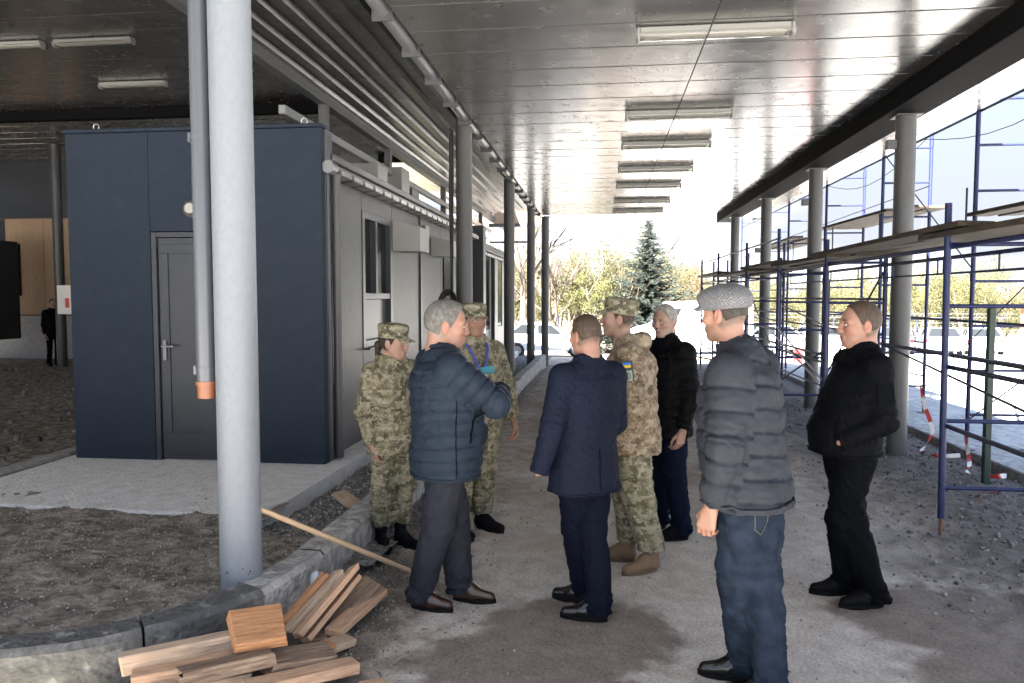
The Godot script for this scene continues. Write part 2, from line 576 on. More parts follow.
func build_ground() -> void:
	road_noise = noise(1.0, 4, FastNoiseLite.TYPE_SIMPLEX_SMOOTH, 8)
	# the land falls away gently beyond the canopy
	var land := func(x: float, z: float) -> float: return fall(z) - 0.14
	structure("ground", grid_sheet(-300, 300, -300, 60, 6.0, land), M.far_ground)
	# the drive of packed dirt and old asphalt
	var rm := mat("drive", Color.WHITE, 0.9, 0.0, 0.3)
	rm.albedo_texture = road_picture(-2.2, 4.3, -24.0, -1.0)
	structure("road", grid_sheet(-2.2, 4.3, -24.0, -1.0, 0.032, road_height, null, 0.9), rm, "packed dirt drive with dark wet patches")
	var g := G.new()
	g.box(Vector3(0.0, -0.05, 14.5), Vector3(90.0, 0.09, 31.0))
	structure("forecourt", g, M.lot_concrete, "pale open forecourt behind the camera")
	# the sunlit yard, a raised slab on the right, and its continuation at the end of the drive
	var yard_h := func(x: float, z: float) -> float: return fall(z) + 0.05
	structure("yard", grid_sheet(4.12, 70.0, -52.0, 30.0, 1.0, yard_h), M.lot_concrete, "wide pale concrete yard in full sun")
	g = G.new()
	g.box(Vector3(4.16, -0.075, -8.0), Vector3(0.1, 0.24, 48.0), 0.008)
	structure("yard_edge", g, M.plinth_concrete)
	var end_h := func(x: float, z: float) -> float: return fall(z) - 0.02
	structure("yard_end", grid_sheet(-12.0, 4.12, -52.0, -24.0, 1.0, end_h), M.soil, "pale ground beyond the end of the canopy")
	g = G.new()
	g.box(Vector3(-40.0, -0.08, -12.0), Vector3(69.2, 0.1, 22.0))
	structure("side_yard", g, M.soil)
	# soil bed inside the kerb
	var soil_h := func(x: float, z: float) -> float:
		return lerpf(0.205, 0.15, smoothstep(-3.8, -5.1, z)) + road_noise.get_noise_2d(x * 2.0 + 9.0, z * 2.0) * 0.03 + road_noise.get_noise_2d(x * 11.0, z * 11.0) * 0.014
	var bed := PackedVector2Array()
	for p in KERB:
		if p.y > -5.6:
			bed.append(p + Vector2(-0.06, -0.05))
	bed.append(Vector2(-1.65, -5.6))
	bed.append(Vector2(-6.5, -5.6))
	var in_bed := func(x: float, z: float) -> bool:
		return Geometry2D.is_point_in_polygon(Vector2(x, z), bed) and not (x > -2.42 and z < -4.75 + (x + 2.0) * 0.3)
	structure("soil_bed", grid_sheet(-6.5, -1.5, -5.6, -2.8, 0.045, soil_h, in_bed), M.soil, "trodden stony soil bed behind the kerb")
	var trench_h := func(x: float, z: float) -> float:
		return 0.03 + road_noise.get_noise_2d(x * 5.0, z * 5.0) * 0.03 + smoothstep(-5.4, -4.6, z) * 0.055
	structure("gravel_trench", grid_sheet(-2.7, -1.42, -22.0, -4.5, 0.06, trench_h), M.gravel_bed, "dark gravel strip between kerb and cabins")
	# concrete landing and plinth under the cabins
	g = G.new()
	g.prism(PackedVector2Array([Vector2(-5.32, 5.28), Vector2(-2.62, 5.2), Vector2(-2.46, 5.6), Vector2(-2.42, 6.85), Vector2(-2.42, 22.0), Vector2(-5.4, 22.0)]), -0.05, 0.165, Transform3D(Basis(Vector3(1, 0, 0), Vector3(0, 0, -1), Vector3(0, 1, 0)), Vector3.ZERO))
	structure("concrete_landing", g, M.concrete, "pale concrete slab in front of the blue cabin")
	g = G.new()
	g.box(Vector3(-5.5, 0.05, -11.0), Vector3(0.2, 0.26, 13.0), 0.02)
	structure("side_kerb", g, M.plinth_concrete, "low concrete kerb left of the blue cabin")
	# kerb stones one by one
	var kerb := Node3D.new()
	kerb.name = "kerb"
	add_child(kerb)
	tag(kerb, "concrete kerb curving round the pale column", "", "", "structure")
	var curve := Curve2D.new()
	for i in KERB.size():
		var tan_: Vector2 = (KERB[mini(i + 1, KERB.size() - 1)] - KERB[maxi(i - 1, 0)]) * 0.16
		curve.add_point(KERB[i], -tan_, tan_)
	var total := curve.get_baked_length()
	var s := 0.0
	var k := 0
	while s < total - 0.05:
		var ln := 0.98 if s > 8.0 or s < 3.0 else 0.62
		ln = minf(ln, total - s)
		var pts := []
		var steps := 4
		for i in steps + 1:
			pts.append(curve.sample_baked(s + 0.006 + (ln - 0.012) * i / steps))
		var kg := G.new()
		var w := 0.17
		var top := 0.27 + rng.randf_range(-0.006, 0.006)
		for i in steps:
			var p: Vector2 = pts[i]
			var q: Vector2 = pts[i + 1]
			var d0: Vector2 = (pts[i + 1] - pts[maxi(i - 1, 0)]).normalized()
			var d1: Vector2 = (pts[mini(i + 2, steps)] - pts[i]).normalized()
			var n0 := Vector2(d0.y, -d0.x)
			var n1 := Vector2(d1.y, -d1.x)
			# outer side is the road side
			var ring0 := [Vector3(p.x, -0.08, p.y), Vector3(p.x, top - 0.03, p.y), Vector3(p.x + n0.x * 0.025, top, p.y + n0.y * 0.025), Vector3(p.x + n0.x * w, top, p.y + n0.y * w), Vector3(p.x + n0.x * w, -0.08, p.y + n0.y * w)]
			var ring1 := [Vector3(q.x, -0.08, q.y), Vector3(q.x, top - 0.03, q.y), Vector3(q.x + n1.x * 0.025, top, q.y + n1.y * 0.025), Vector3(q.x + n1.x * w, top, q.y + n1.y * w), Vector3(q.x + n1.x * w, -0.08, q.y + n1.y * w)]
			for e in 4:
				kg.quad(ring0[e], ring1[e], ring1[e + 1], ring0[e + 1])
			if i == 0:
				kg.quad(ring0[0], ring0[1], ring0[3], ring0[4])
			if i == steps - 1:
				kg.quad(ring1[4], ring1[3], ring1[1], ring1[0])
		put("kerb_stone", kg, M.kerb_dark if (s > 3.9 and s < 4.9) else M.kerb_concrete, kerb)
		s += ln
		k += 1


# ---------------------------------------------------------------- the low canopy over the drive
func build_low_canopy() -> void:
	var t := thing("canopy", "long metal canopy with glossy panelled ceiling on grey columns", "canopy", Vector3(0.9, 0, -9))
	var o := -t.position
	# planks of the ceiling, each slightly out of true
	var pw := 0.572
	var z := 0.6
	var i := 0
	var y := 3.985
	var x0 := -1.62
	var x1 := 3.2
	while z - pw > -20.95:
		var g := G.new()
		var basis := Basis.from_euler(Vector3(deg_to_rad(rng.randf_range(-0.16, 0.16)), 0, deg_to_rad(rng.randf_range(-0.05, 0.05))))
		g.box(Vector3.ZERO, Vector3(x1 - x0, 0.03, pw - 0.016), 0.007, basis)
		put("ceiling_panel", g, M.ceiling_paint, t, o + Vector3((x0 + x1) * 0.5, y + 0.015, z - pw * 0.5))
		z -= pw
		i += 1
	var g := G.new()
	g.box(Vector3((-1.9 + 4.02) * 0.5, y + 0.37, (0.6 - 20.9) * 0.5), Vector3(5.92, 0.06, 21.5), 0.01)
	put("roof_slab", g, M.fascia_black, t, o)
	# beam over the right columns and the outer soffit
	g = G.new()
	g.box(Vector3(3.295, 4.05, -10.15), Vector3(0.43, 0.56, 21.5), 0.008)
	put("edge_beam", g, M.fascia_black, t, o)
	z = 0.6
	while z - 1.2 > -20.95:
		g = G.new()
		g.box(Vector3.ZERO, Vector3(0.5, 0.03, 1.19), 0.004, Basis.from_euler(Vector3(deg_to_rad(rng.randf_range(-0.1, 0.1)), 0, 0)))
		put("soffit_panel", g, M.ceiling_paint, t, o + Vector3(3.765, 3.80, z - 0.6))
		z -= 1.2
	g = G.new()
	g.box(Vector3(4.03, 3.98, -10.15), Vector3(0.03, 0.36, 21.5), 0.004)
	put("fascia", g, M.column_grey, t, o)
	# columns
	for cz in [-1.75, -5.2 - 0.0, -8.86, -12.35, -15.9, -19.5]:
		if cz == -5.2 or cz == -1.75:
			continue
		column(t, o + Vector3(3.33, -0.1, cz), 3.88, 0.107, M.column_grey)
	for cz in [-9.82, -14.7, -19.3, -24.1]:
		if cz > -21:
			column(t, o + Vector3(-1.8, -0.05, cz), 4.2, 0.107, M.column_grey)
	column(t, o + Vector3(-1.53, -0.1, -20.6), 4.06, 0.107, M.column_grey)
	var pale := G.new()
	pale.tube([Vector3(0, 0.0, 0), Vector3(0, 4.3, 0)], [0.109, 0.109], 40)
	var pc := put("column", pale, M.column_pale, t, o + Vector3(-1.935, 0.0, -3.8))
	pc.set_meta("label", "pale blue-white foreground column")
	# flecks of missing paint near its foot, each a small proud chip
	var chips := G.new()
	for k in 46:
		var a := rng.randf_range(0.1, PI - 0.1) + 0.0
		var yy: float = [0.15 + absf(rng.randfn(0, 0.09)), 0.16 + rng.randf() * 0.12][k % 2]
		var p := Vector3(cos(a), 0, sin(a))
		var wv := rng.randf_range(0.002, 0.006)
		var hv := rng.randf_range(0.002, 0.007)
		var tn := Vector3(-p.z, 0, p.x)
		var q := p * 0.1098 + Vector3(0, yy, 0)
		chips.quad(q - tn * wv - Vector3(0, hv, 0), q + tn * wv * 0.7 - Vector3(0, hv, 0), q + tn * wv + Vector3(0, hv * 0.8, 0), q - tn * wv * 0.8 + Vector3(0, hv, 0))
	for q in [[0.62, 0.2], [0.44, 0.205], [0.7, 0.215]]:
		var a: float = PI * 0.5 + (q[0] - 0.55) * 1.2
		var p := Vector3(cos(a), 0, sin(a)) * 0.1098
		var tn := Vector3(-p.z, 0, p.x).normalized() * 0.0028
		chips.quad(p + Vector3(0, q[1] - 0.022, 0) - tn, p + Vector3(0, q[1] - 0.022, 0) + tn, p + Vector3(0, q[1] + 0.022, 0) + tn, p + Vector3(0, q[1] + 0.022, 0) - tn)
	put("paint_chips", chips, M.groove, pc).set_meta("kind", "stuff")
	# the downpipe on its left side, ending in an orange socket
	var dp := G.new()
	dp.tube([Vector3(0, 1.31, 0), Vector3(0, 4.3, 0)], [0.05, 0.05], 28)
	var pipe := put("downpipe", dp, M.pipe_grey, t, o + Vector3(-2.108, 0, -3.8))
	for yy in [1.385, 2.62, 3.7]:
		var br := G.new()
		br.tube([Vector3(0, yy - 0.016, 0), Vector3(0, yy + 0.016, 0)], [0.0535, 0.0535], 28)
		br.box(Vector3(0.062, yy, 0.0), Vector3(0.03, 0.018, 0.02), 0.002)
		br.box(Vector3(-0.058, yy, 0.012), Vector3(0.016, 0.05, 0.012), 0.002)
		put("bracket", br, M.pipe_grey, pipe)
	var so := G.new()
	so.tube([Vector3(0, 1.235, 0), Vector3(0, 1.30, 0), Vector3(0, 1.305, 0), Vector3(0, 1.325, 0)], [0.048, 0.048, 0.056, 0.056], 28)
	put("socket", so, M.orange_plastic, pipe)
	# gutter along the left edge with its brackets, and a corrugated lean-to sheet beyond it
	g = G.new()
	var ring := PackedVector2Array()
	for k in 9:
		var a := PI + PI * k / 8
		ring.append(Vector2(cos(a) * 0.075, sin(a) * 0.075))
	for k in 9:
		var a := TAU - PI * k / 8
		ring.append(Vector2(cos(a) * 0.07, sin(a) * 0.07))
	g.prism(ring, -20.9, 0.6)
	put("gutter", g, M.gutter_grey, t, o + Vector3(-1.73, 4.06, 0))
	z = 0.4
	while z > -20.8:
		var bg := G.new()
		bg.box(Vector3(0, -0.03, 0), Vector3(0.175, 0.1, 0.02), 0.003)
		put("gutter_bracket", bg, M.dark_steel, t, o + Vector3(-1.73, 4.03, z))
		z -= 0.9
	g = G.new()
	g.box(Vector3(-1.82, 4.22, -10.15), Vector3(0.1, 0.14, 21.5), 0.006)
	put("side_beam", g, M.dark_steel, t, o)
	g = G.new()
	var prof := PackedVector2Array()
	var xx := -3.2
	var lo := true
	while xx < -1.86:
		prof.append(Vector2(xx, 4.1 if lo else 4.145))
		xx += 0.095 if lo else 0.06
		prof.append(Vector2(xx, 4.1 if lo else 4.145))
		xx += 0.022
		lo = not lo
	for k in range(prof.size() - 1, -1, -1):
		prof.append(prof[k] + Vector2(0, 0.004))
	for sct in 5:
		var sg := G.new()
		var shape := PackedVector2Array()
		for p in prof:
			shape.append(p + Vector2(0, 0.006 * (sct % 2)))
		sg.prism(shape, 0.6 - (sct + 1) * 4.3, 0.6 - sct * 4.3 + 0.06)
		put("corrugated_sheet", sg, M.corrugated, t, o)
	# a taut cable under the ceiling
	g = G.new()
	g.tube([Vector3(0.83, 3.875, 0.5), Vector3(0.83, 3.868, -6), Vector3(0.84, 3.87, -13), Vector3(0.86, 3.875, -20.8)], [0.006, 0.006, 0.006, 0.006], 6)
	put("cable", g, M.groove, t, o)
	# small floodlights on the right columns
	for f in [[-12.35, 3.25], [-15.9, 2.72], [-8.86, 3.45]]:
		g = G.new()
		g.box(Vector3(3.16, f[1], f[0] + 0.05), Vector3(0.11, 0.1, 0.07), 0.008)
		g.box(Vector3(3.22, f[1] + 0.02, f[0]), Vector3(0.06, 0.02, 0.02))
		var fl := put("floodlight", g, M.frame_dark, null)
		tag(fl, "small dark floodlight on the %s right column" % {-8.86: "nearest", -12.35: "second", -15.9: "third"}[f[0]], "floodlight", "floodlights on the columns")
	# fluorescent fittings
	var n := 0
	var ord := ["nearest", "second", "third", "fourth", "fifth", "sixth", "farthest"]
	for lz in [-6.4, -9.19, -10.98, -13.05, -14.95, -17.3, -19.3]:
		fitting(Vector3(0.9, 3.985, lz), "%s unlit fluorescent fitting under the drive's glossy ceiling" % ord[n], "fluorescent fittings over the drive")
		n += 1


func column(t: Node3D, at: Vector3, h: float, r: float, m: Material) -> void:
	var g := G.new()
	g.tube([Vector3.ZERO, Vector3(0, h, 0)], [r, r], 28)
	g.box(Vector3(0, h - 0.01, 0), Vector3(r * 2.5, 0.02, r * 2.5), 0.003)
	put("column", g, m, t, at)


func fitting(at: Vector3, label: String, group: String) -> void:
	var t := thing("ceiling_light", label, "light", at, 0.0, group)
	var g := G.new()
	g.box(Vector3(0, -0.03, 0), Vector3(1.2, 0.05, 0.11), 0.008)
	put("housing", g, M.lamp_housing, t)
	g = G.new()
	var ring := PackedVector2Array()
	for k in 13:
		var a := PI + PI * k / 12
		ring.append(Vector2(cos(a) * 0.062, sin(a) * 0.05))
	for k in 13:
		var a := TAU - PI * k / 12
		ring.append(Vector2(cos(a) * 0.058, sin(a) * 0.046))
	g.prism(ring, -0.6, 0.6, Transform3D(Basis(Vector3(0, 0, 1), Vector3(0, 1, 0), Vector3(-1, 0, 0)), Vector3(0, -0.057, 0)))
	put("cover", g, M.lamp_cover, t)
	for s in [-1, 1]:
		g = G.new()
		g.rod(Vector3(-0.56, -0.078, 0.026 * s), Vector3(0.56, -0.078, 0.026 * s), 0.013, 8)
		put("tube", g, M.lamp_tube, t)
		g = G.new()
		g.box(Vector3(0.612 * s, -0.06, 0), Vector3(0.022, 0.1, 0.125), 0.006)
		put("end_cap", g, M.lamp_housing, t)
		g = G.new()
		var pts := []
		for k in 9:
			var a := TAU * k / 8
			pts.append(Vector3(0.628 * s, -0.06 + sin(a) * 0.055, cos(a) * 0.06))
		g.tube(pts, [0.003, 0.003, 0.003, 0.003, 0.003, 0.003, 0.003, 0.003, 0.003], 5, false)
		put("clip", g, M.galvanised, t)


# ---------------------------------------------------------------- the high canopy on the left
func build_high_canopy() -> void:
	var t := thing("high_canopy", "tall dark canopy roofing the cabins and the yard at left", "canopy", Vector3(-9, 0, -12))
	var o := -t.position
	var z := 1.7
	while z > -27.0:
		var g := G.new()
		g.box(Vector3.ZERO, Vector3(17.0, 0.03, 0.588), 0.006, Basis.from_euler(Vector3(deg_to_rad(rng.randf_range(-0.2, 0.2)), 0, 0)))
		put("ceiling_panel", g, M.ceiling_paint, t, o + Vector3(-11.85, 5.62, z - 0.3))
		z -= 0.6
	var g := G.new()
	g.box(Vector3(-11.8, 5.78, -12.7), Vector3(17.3, 0.2, 28.8), 0.01)
	put("roof_slab", g, M.fascia_black, t, o)
	# edge beam near the lean-to and the rail with posts above the cabin roof
	g = G.new()
	g.box(Vector3(-3.22, 4.08, -12.7), Vector3(0.12, 0.16, 28.8), 0.006)
	put("edge_beam", g, M.dark_steel, t, o)
	g = G.new()
	g.box(Vector3(-3.24, 4.8, -12.7), Vector3(0.03, 1.5, 28.8), 0.004)
	put("fascia", g, M.ceiling_paint, t, o)
	for pz in [-8.55, -11.2, -15.2, -20.0]:
		g = G.new()
		g.box(Vector3(-3.22, 3.68, pz), Vector3(0.1, 0.66, 0.1), 0.006)
		put("post", g, M.dark_steel, t, o)
	g = G.new()
	g.box(Vector3(-3.1, 3.6, -14.0), Vector3(0.07, 0.09, 13.8), 0.006)
	put("rail", g, M.gutter_grey, t, o)
	# plywood gable closing the far end, beam below it
	var px := -3.2
	while px < -1.9:
		g = G.new()
		g.box(Vector3(px + 0.15, 4.28 + 0.0, -22.4), Vector3(0.29, 0.66, 0.03), 0.003)
		put("gable_board", g, M.ply, t, o)
		px += 0.3
	g = G.new()
	g.box(Vector3(-2.55, 3.9, -22.35), Vector3(1.6, 0.1, 0.14), 0.006)
	put("gable_beam", g, M.dark_steel, t, o)
	g = G.new()
	g.box(Vector3(-2.6, 3.42, -22.6), Vector3(1.5, 0.06, 0.06), 0.004)
	put("gable_beam", g, M.dark_steel, t, o)
	# cross beams of the high roof
	for bz in [-4.0, -14.5, -20.0]:
		g = G.new()
		g.box(Vector3(-11.8, 5.5, bz), Vector3(16.8, 0.2, 0.16), 0.006)
		put("cross_beam", g, M.fascia_black, t, o)
	var n := 0
	for p in [Vector3(-7.5, 5.6, -10.55), Vector3(-8.95, 5.6, -10.55), Vector3(-8.3, 5.6, -12.7), Vector3(-6.9, 5.6, -14.9)]:
		fitting(p, ["right", "left", "lower", "farthest"][n] + " unlit fluorescent fitting in the dark ceiling at left", "fluorescent fittings in the dark ceiling")
		n += 1
	# columns of the far side, in the dark
	for p in [Vector3(-13.65, 0, -17.6), Vector3(-15.6, 0, -9.0)]:
		column(t, o + p, 5.6, 0.12, M.dark_steel)
	# the building under it
	var b := thing("hall_building", "tan panelled hall with pale plinth deep under the dark canopy", "building", Vector3(-15, 0, -20))
	var q := -b.position
	g = G.new()
	g.box(Vector3(-14.0, 2.0, -20.3), Vector3(16.0, 4.0, 0.4), 0.01)
	put("wall", g, M.cabin_dark, b, q)
	g = G.new()
	g.box(Vector3(-14.0, 4.85, -20.2), Vector3(16.0, 1.66, 0.6), 0.01)
	put("dark_fascia", g, M.cabin_dark, b, q)
	g = G.new()
	g.box(Vector3(-14.0, 0.6, -20.05), Vector3(16.0, 1.25, 0.16), 0.01)
	put("plinth", g, M.render_pale, b, q)
	px = -17.2
	while px < -15.9:
		g = G.new()
		g.box(Vector3(px + 0.6, 2.7, -20.06), Vector3(1.19, 2.9, 0.06), 0.004)
		put("wall_panel", g, M.ply, b, q)
		px += 1.2
	g = G.new()
	g.box(Vector3(-17.0, 2.55, -20.02), Vector3(0.5, 1.5, 0.06), 0.004)
	put("window", g, M.tinted_pane, b, q)
	g = G.new()
	g.box(Vector3(-21.9, 2.8, -10.0), Vector3(0.3, 5.6, 21.0))
	put("side_wall", g, M.cabin_dark, b, q)
	# a wing of it beside the soil bed, out of sight to the left
	g = G.new()
	g.box(Vector3(-9.6, 2.8, -3.5), Vector3(0.3, 5.6, 10.0))
	put("side_wall", g, M.render_pale, b, q)
	# dark kiosk in front of it at the frame's edge
	var kk := thing("dark_kiosk", "dark box kiosk at the far left in the shade", "kiosk", Vector3(-16.35, 0, -18.0))
	g = G.new()
	g.box(Vector3(0, 1.95, 0), Vector3(1.5, 2.6, 1.2), 0.02)
	put("cabinet", g, M.room_dark, kk)
	for s in [-1, 1]:
		g = G.new()
		g.box(Vector3(0.6 * s, 0.33, 0.4), Vector3(0.1, 0.65, 0.1), 0.01)
		put("leg", g, M.dark_steel, kk)
	var sg := thing("notice_sign", "small white notice with red mark on the dark post", "sign", Vector3(-13.36, -0.3, -17.42))
	g = G.new()
	g.box(Vector3(0, 2.0, 0), Vector3(0.46, 0.72, 0.02), 0.003)
	put("board", g, M.tape_white, sg)
	g = G.new()
	g.box(Vector3(0.04, 1.92, 0.013), Vector3(0.1, 0.24, 0.008))
	put("mark", g, M.tape_red, sg)


# ---------------------------------------------------------------- cabins
func build_cabins() -> void:
	var t := thing("blue_cabin", "dark blue flat-fronted cabin with a grey door", "cabin", Vector3(-3.92, 0.165, -6.87))
	# local axes: x right, y up from the slab, z toward the camera; the front face is at z = 0
	var L := -1.3
	var R := 1.3
	var H := 3.2
	# front panels
	for a in [[L, -0.44, 0.0, H], [-0.44, 0.42, 2.245, H], [0.42, R, 0.0, H]]:
		var g := G.new()
		g.box(Vector3((a[0] + a[1]) * 0.5, (a[2] + a[3]) * 0.5, -0.05), Vector3(a[1] - a[0] - 0.004, a[3] - a[2] - 0.002, 0.1), 0.004)
		put("wall_panel", g, M.cabin_blue, t)
	var g := G.new()
	g.box(Vector3((L + R) * 0.5, H + 0.02, -0.05), Vector3(R - L + 0.02, 0.035, 0.14), 0.006)
	put("parapet_cap", g, M.cabin_blue, t)
	g = G.new()
	g.box(Vector3(R - 0.025, H * 0.5, -0.2), Vector3(0.05, H, 0.196), 0.004)
	put("corner_panel", g, M.cabin_dark, t)
	# door with its frame, leaf and handle
	var d := G.new()
	for a in [[-0.415, 0.0, 0.05, 2.22], [0.395, 0.0, 0.05, 2.22]]:
		d.box(Vector3(a[0], 1.12, -0.05), Vector3(0.05, 2.24, 0.08), 0.004)
	d.box(Vector3(-0.01, 2.215, -0.05), Vector3(0.76, 0.05, 0.08), 0.004)
	var door := put("door", d, M.cabin_door, t)
	d = G.new()
	d.box(Vector3(-0.01, 1.1, -0.065), Vector3(0.756, 2.17, 0.05), 0.003)
	put("leaf", d, M.cabin_door, door)
	d = G.new()
	for a in [[Vector3(-0.01, 2.08, -0.035), Vector3(0.72, 0.09, 0.018)], [Vector3(-0.01, 0.17, -0.035), Vector3(0.72, 0.22, 0.018)], [Vector3(-0.325, 1.15, -0.035), Vector3(0.09, 1.77, 0.018)], [Vector3(0.305, 1.15, -0.035), Vector3(0.09, 1.77, 0.018)]]:
		d.box(a[0], a[1], 0.003)
	put("stile", d, M.cabin_door, door)
	d = G.new()
	d.box(Vector3(-0.325, 1.09, -0.012), Vector3(0.036, 0.2, 0.014), 0.004)
	d.rod(Vector3(-0.325, 1.13, -0.01), Vector3(-0.325, 1.13, 0.035), 0.009)
	d.box(Vector3(-0.27, 1.13, 0.036), Vector3(0.13, 0.02, 0.016), 0.005)
	put("handle", d, M.gutter_grey, door)
	# round lamp, lifting eyes, drip ledge
	g = G.new()
	g.tube([Vector3(0.0, 2.46, 0.0), Vector3(0.0, 2.46, 0.03), Vector3(0.0, 2.46, 0.05)], [0.085, 0.08, 0.05], 24)
	put("round_lamp", g, M.vent_white, t)
	for x in [-1.0, 1.12]:
		g = G.new()
		var pts := []
		var rr := []
		for k in 11:
			var a := TAU * k / 10
			pts.append(Vector3(x + cos(a) * 0.03, H + 0.07 + sin(a) * 0.03, -0.05)); rr.append(0.007)
		g.tube(pts, rr, 6, false)
		put("lifting_eye", g, M.galvanised, t)
	# body of the cabin behind the front: roof and left wall
	g = G.new()
	g.box(Vector3(-0.025, 2.9, -5.5), Vector3(2.5, 0.1, 10.4), 0.01)
	put("roof", g, M.cabin_dark, t)
	g = G.new()
	g.box(Vector3(L + 0.05, 1.45, -5.5), Vector3(0.1, 2.9, 10.6), 0.01)
	put("side_wall", g, M.cabin_blue, t)

	# the row of grey side panels
	var s := thing("grey_cabin", "long grey panelled cabin wall with window and vents behind the blue front", "cabin", Vector3(-2.67, 0.165, -12.0))
	var o := Vector3(0, 0, 12.0)
	var cuts := [-7.18, -8.2, -9.42, -10.9, -12.35, -13.8, -15.3]
	for i in cuts.size() - 1:
		if i == 1:
			for a in [[0.0, 1.03], [2.58, 2.92]]:
				g = G.new()
				g.box(Vector3(-0.05, (a[0] + a[1]) * 0.5, (cuts[i] + cuts[i + 1]) * 0.5), Vector3(0.1, a[1] - a[0] - 0.004, cuts[i] - cuts[i + 1] - 0.012), 0.003)
				put("wall_panel", g, M.cabin_grey, s, o)
			continue
		g = G.new()
		g.box(Vector3(-0.05, 1.46, (cuts[i] + cuts[i + 1]) * 0.5), Vector3(0.1, 2.92, cuts[i] - cuts[i + 1] - 0.012), 0.003)
		put("wall_panel", g, M.cabin_grey, s, o)
	for z in [-10.9, -13.8]:
		g = G.new()
		g.box(Vector3(0.012, 1.45, z), Vector3(0.03, 2.9, 0.06), 0.003)
		put("cover_strip", g, M.frame_dark, s, o)
	# window with frame and panes
	g = G.new()
	for a in [[Vector3(-0.04, 1.8, -8.25), Vector3(0.1, 1.56, 0.09)], [Vector3(-0.04, 1.8, -9.37), Vector3(0.1, 1.56, 0.09)], [Vector3(-0.04, 2.54, -8.81), Vector3(0.1, 0.08, 1.03)], [Vector3(-0.04, 1.07, -8.81), Vector3(0.1, 0.08, 1.03)], [Vector3(-0.04, 1.62, -8.81), Vector3(0.08, 0.07, 1.03)], [Vector3(-0.03, 2.08, -8.72), Vector3(0.09, 0.86, 0.07)]]:
		g.box(a[0], a[1], 0.004)
	var w := put("window", g, M.frame_dark, s, o)
	for a in [[2.08, -8.49, 0.39], [2.08, -9.04, 0.57], [1.345, -8.81, 1.02]]:
		g = G.new()
		g.box(Vector3(-0.06, a[0], a[1]), Vector3(0.008, 0.84 if a[0] > 2 else 0.47, a[2]))
		put("pane", g, M.tinted_pane if a[0] > 2 else M.frame_dark, w)
	g = G.new()
	g.box(Vector3(0.03, 1.02, -8.81), Vector3(0.1, 0.02, 1.2), 0.003)
	put("sill", g, M.frame_dark, w)
	# vents with sloping hoods
	for a in [[-9.55, 2.2, 0.42, 0.38], [-11.75, 2.25, 0.36, 0.3]]:
		g = G.new()
		g.prism(PackedVector2Array([Vector2(0, 0), Vector2(0.36, 0), Vector2(0.36, a[3] * 0.8), Vector2(0, a[3] * 1.05)]), a[0] - a[2], a[0] + a[2] * 0.2, Transform3D(Basis(), Vector3(0.0, a[1], 0)))
		put("vent_hood", g, M.vent_white, s, o)
	g = G.new()
	g.box(Vector3(0.09, 2.55, -10.7), Vector3(0.16, 0.17, 0.24), 0.006)
	put("junction_box", g, M.lamp_housing, s, o)
	# second window farther on
	g = G.new()
	g.box(Vector3(0.006, 1.75, -12.9), Vector3(0.03, 1.5, 0.7), 0.004)
	put("window", g, M.tinted_pane, s, o)
	# roof edge: gutter with galvanised cover pieces
	g = G.new()
	var ring := PackedVector2Array()
	for k in 9:
		var a := PI + PI * k / 8
		ring.append(Vector2(cos(a) * 0.062, sin(a) * 0.062))
	for k in 9:
		var a := TAU - PI * k / 8
		ring.append(Vector2(cos(a) * 0.057, sin(a) * 0.057))
	g.prism(ring, -15.3, -6.95, Transform3D(Basis(), Vector3(0.1, 2.86, 0)))
	put("gutter", g, M.frame_dark, s, o)
	var z := -7.15
	while z > -15.2:
		g = G.new()
		g.box(Vector3(0.095, 2.815, z - 0.13), Vector3(0.13, 0.07, 0.27), 0.006, Basis.from_euler(Vector3(0, 0, 0.12)))
		put("gutter_cover", g, M.zinc, s, o)
		z -= 0.36
	g = G.new()
	g.tube([Vector3(0.1, 2.84, -6.9), Vector3(0.1, 2.84, -7.03)], [0.06, 0.06], 20)
	put("gutter_end", g, M.gutter_grey, s, o)
	g = G.new()
	g.box(Vector3(-0.6, 2.98, -11.2), Vector3(1.3, 0.08, 8.2), 0.01)
	put("roof_edge", g, M.frame_dark, s, o)
	# roof boxes
	for a in [[-9.9, 0.35], [-11.1, 0.5], [-11.7, 0.28]]:
		g = G.new()
		g.box(Vector3(-0.45, 3.02 + a[1] * 0.5, a[0]), Vector3(0.4, a[1], 0.45), 0.01)
		put("roof_box", g, M.lamp_housing if a[1] > 0.3 else M.frame_dark, s, o)
	# the downpipes at the near corner
	for a in [[0.1, -7.12, 0.045], [0.045, -7.03, 0.024]]:
		g = G.new()
		g.tube([Vector3(a[0], 0.02, a[1]), Vector3(a[0], 2.8, a[1])], [a[2], a[2]], 18)
		var dp := put("downpipe", g, M.frame_dark, s, o)
		for yy in [0.7, 2.1]:
			g = G.new()
			g.tube([Vector3(a[0], yy - 0.02, a[1]), Vector3(a[0], yy + 0.02, a[1])], [a[2] + 0.006, a[2] + 0.006], 18)
			put("bracket", g, M.dark_steel, dp)
	# loose cables hanging by the second column
	var cb := thing("cable_bundle", "black cable bundle hanging beside the second left column", "cable", Vector3(-2.02, 0.2, -9.7))
	for k in 5:
		g = G.new()
		var pts := []
		var rr := []
		for j in 12:
			var q := j / 11.0
			pts.append(Vector3(-1.94 + 0.012 * sin(q * 9.0 + k), 0.35 + 3.6 * q, -9.74 + 0.03 * k + 0.02 * cos(q * 7.0 + k * 2.0))); rr.append(0.012)
		g.tube(pts, rr, 6)
		put("cable", g, M.groove, cb, -cb.position)
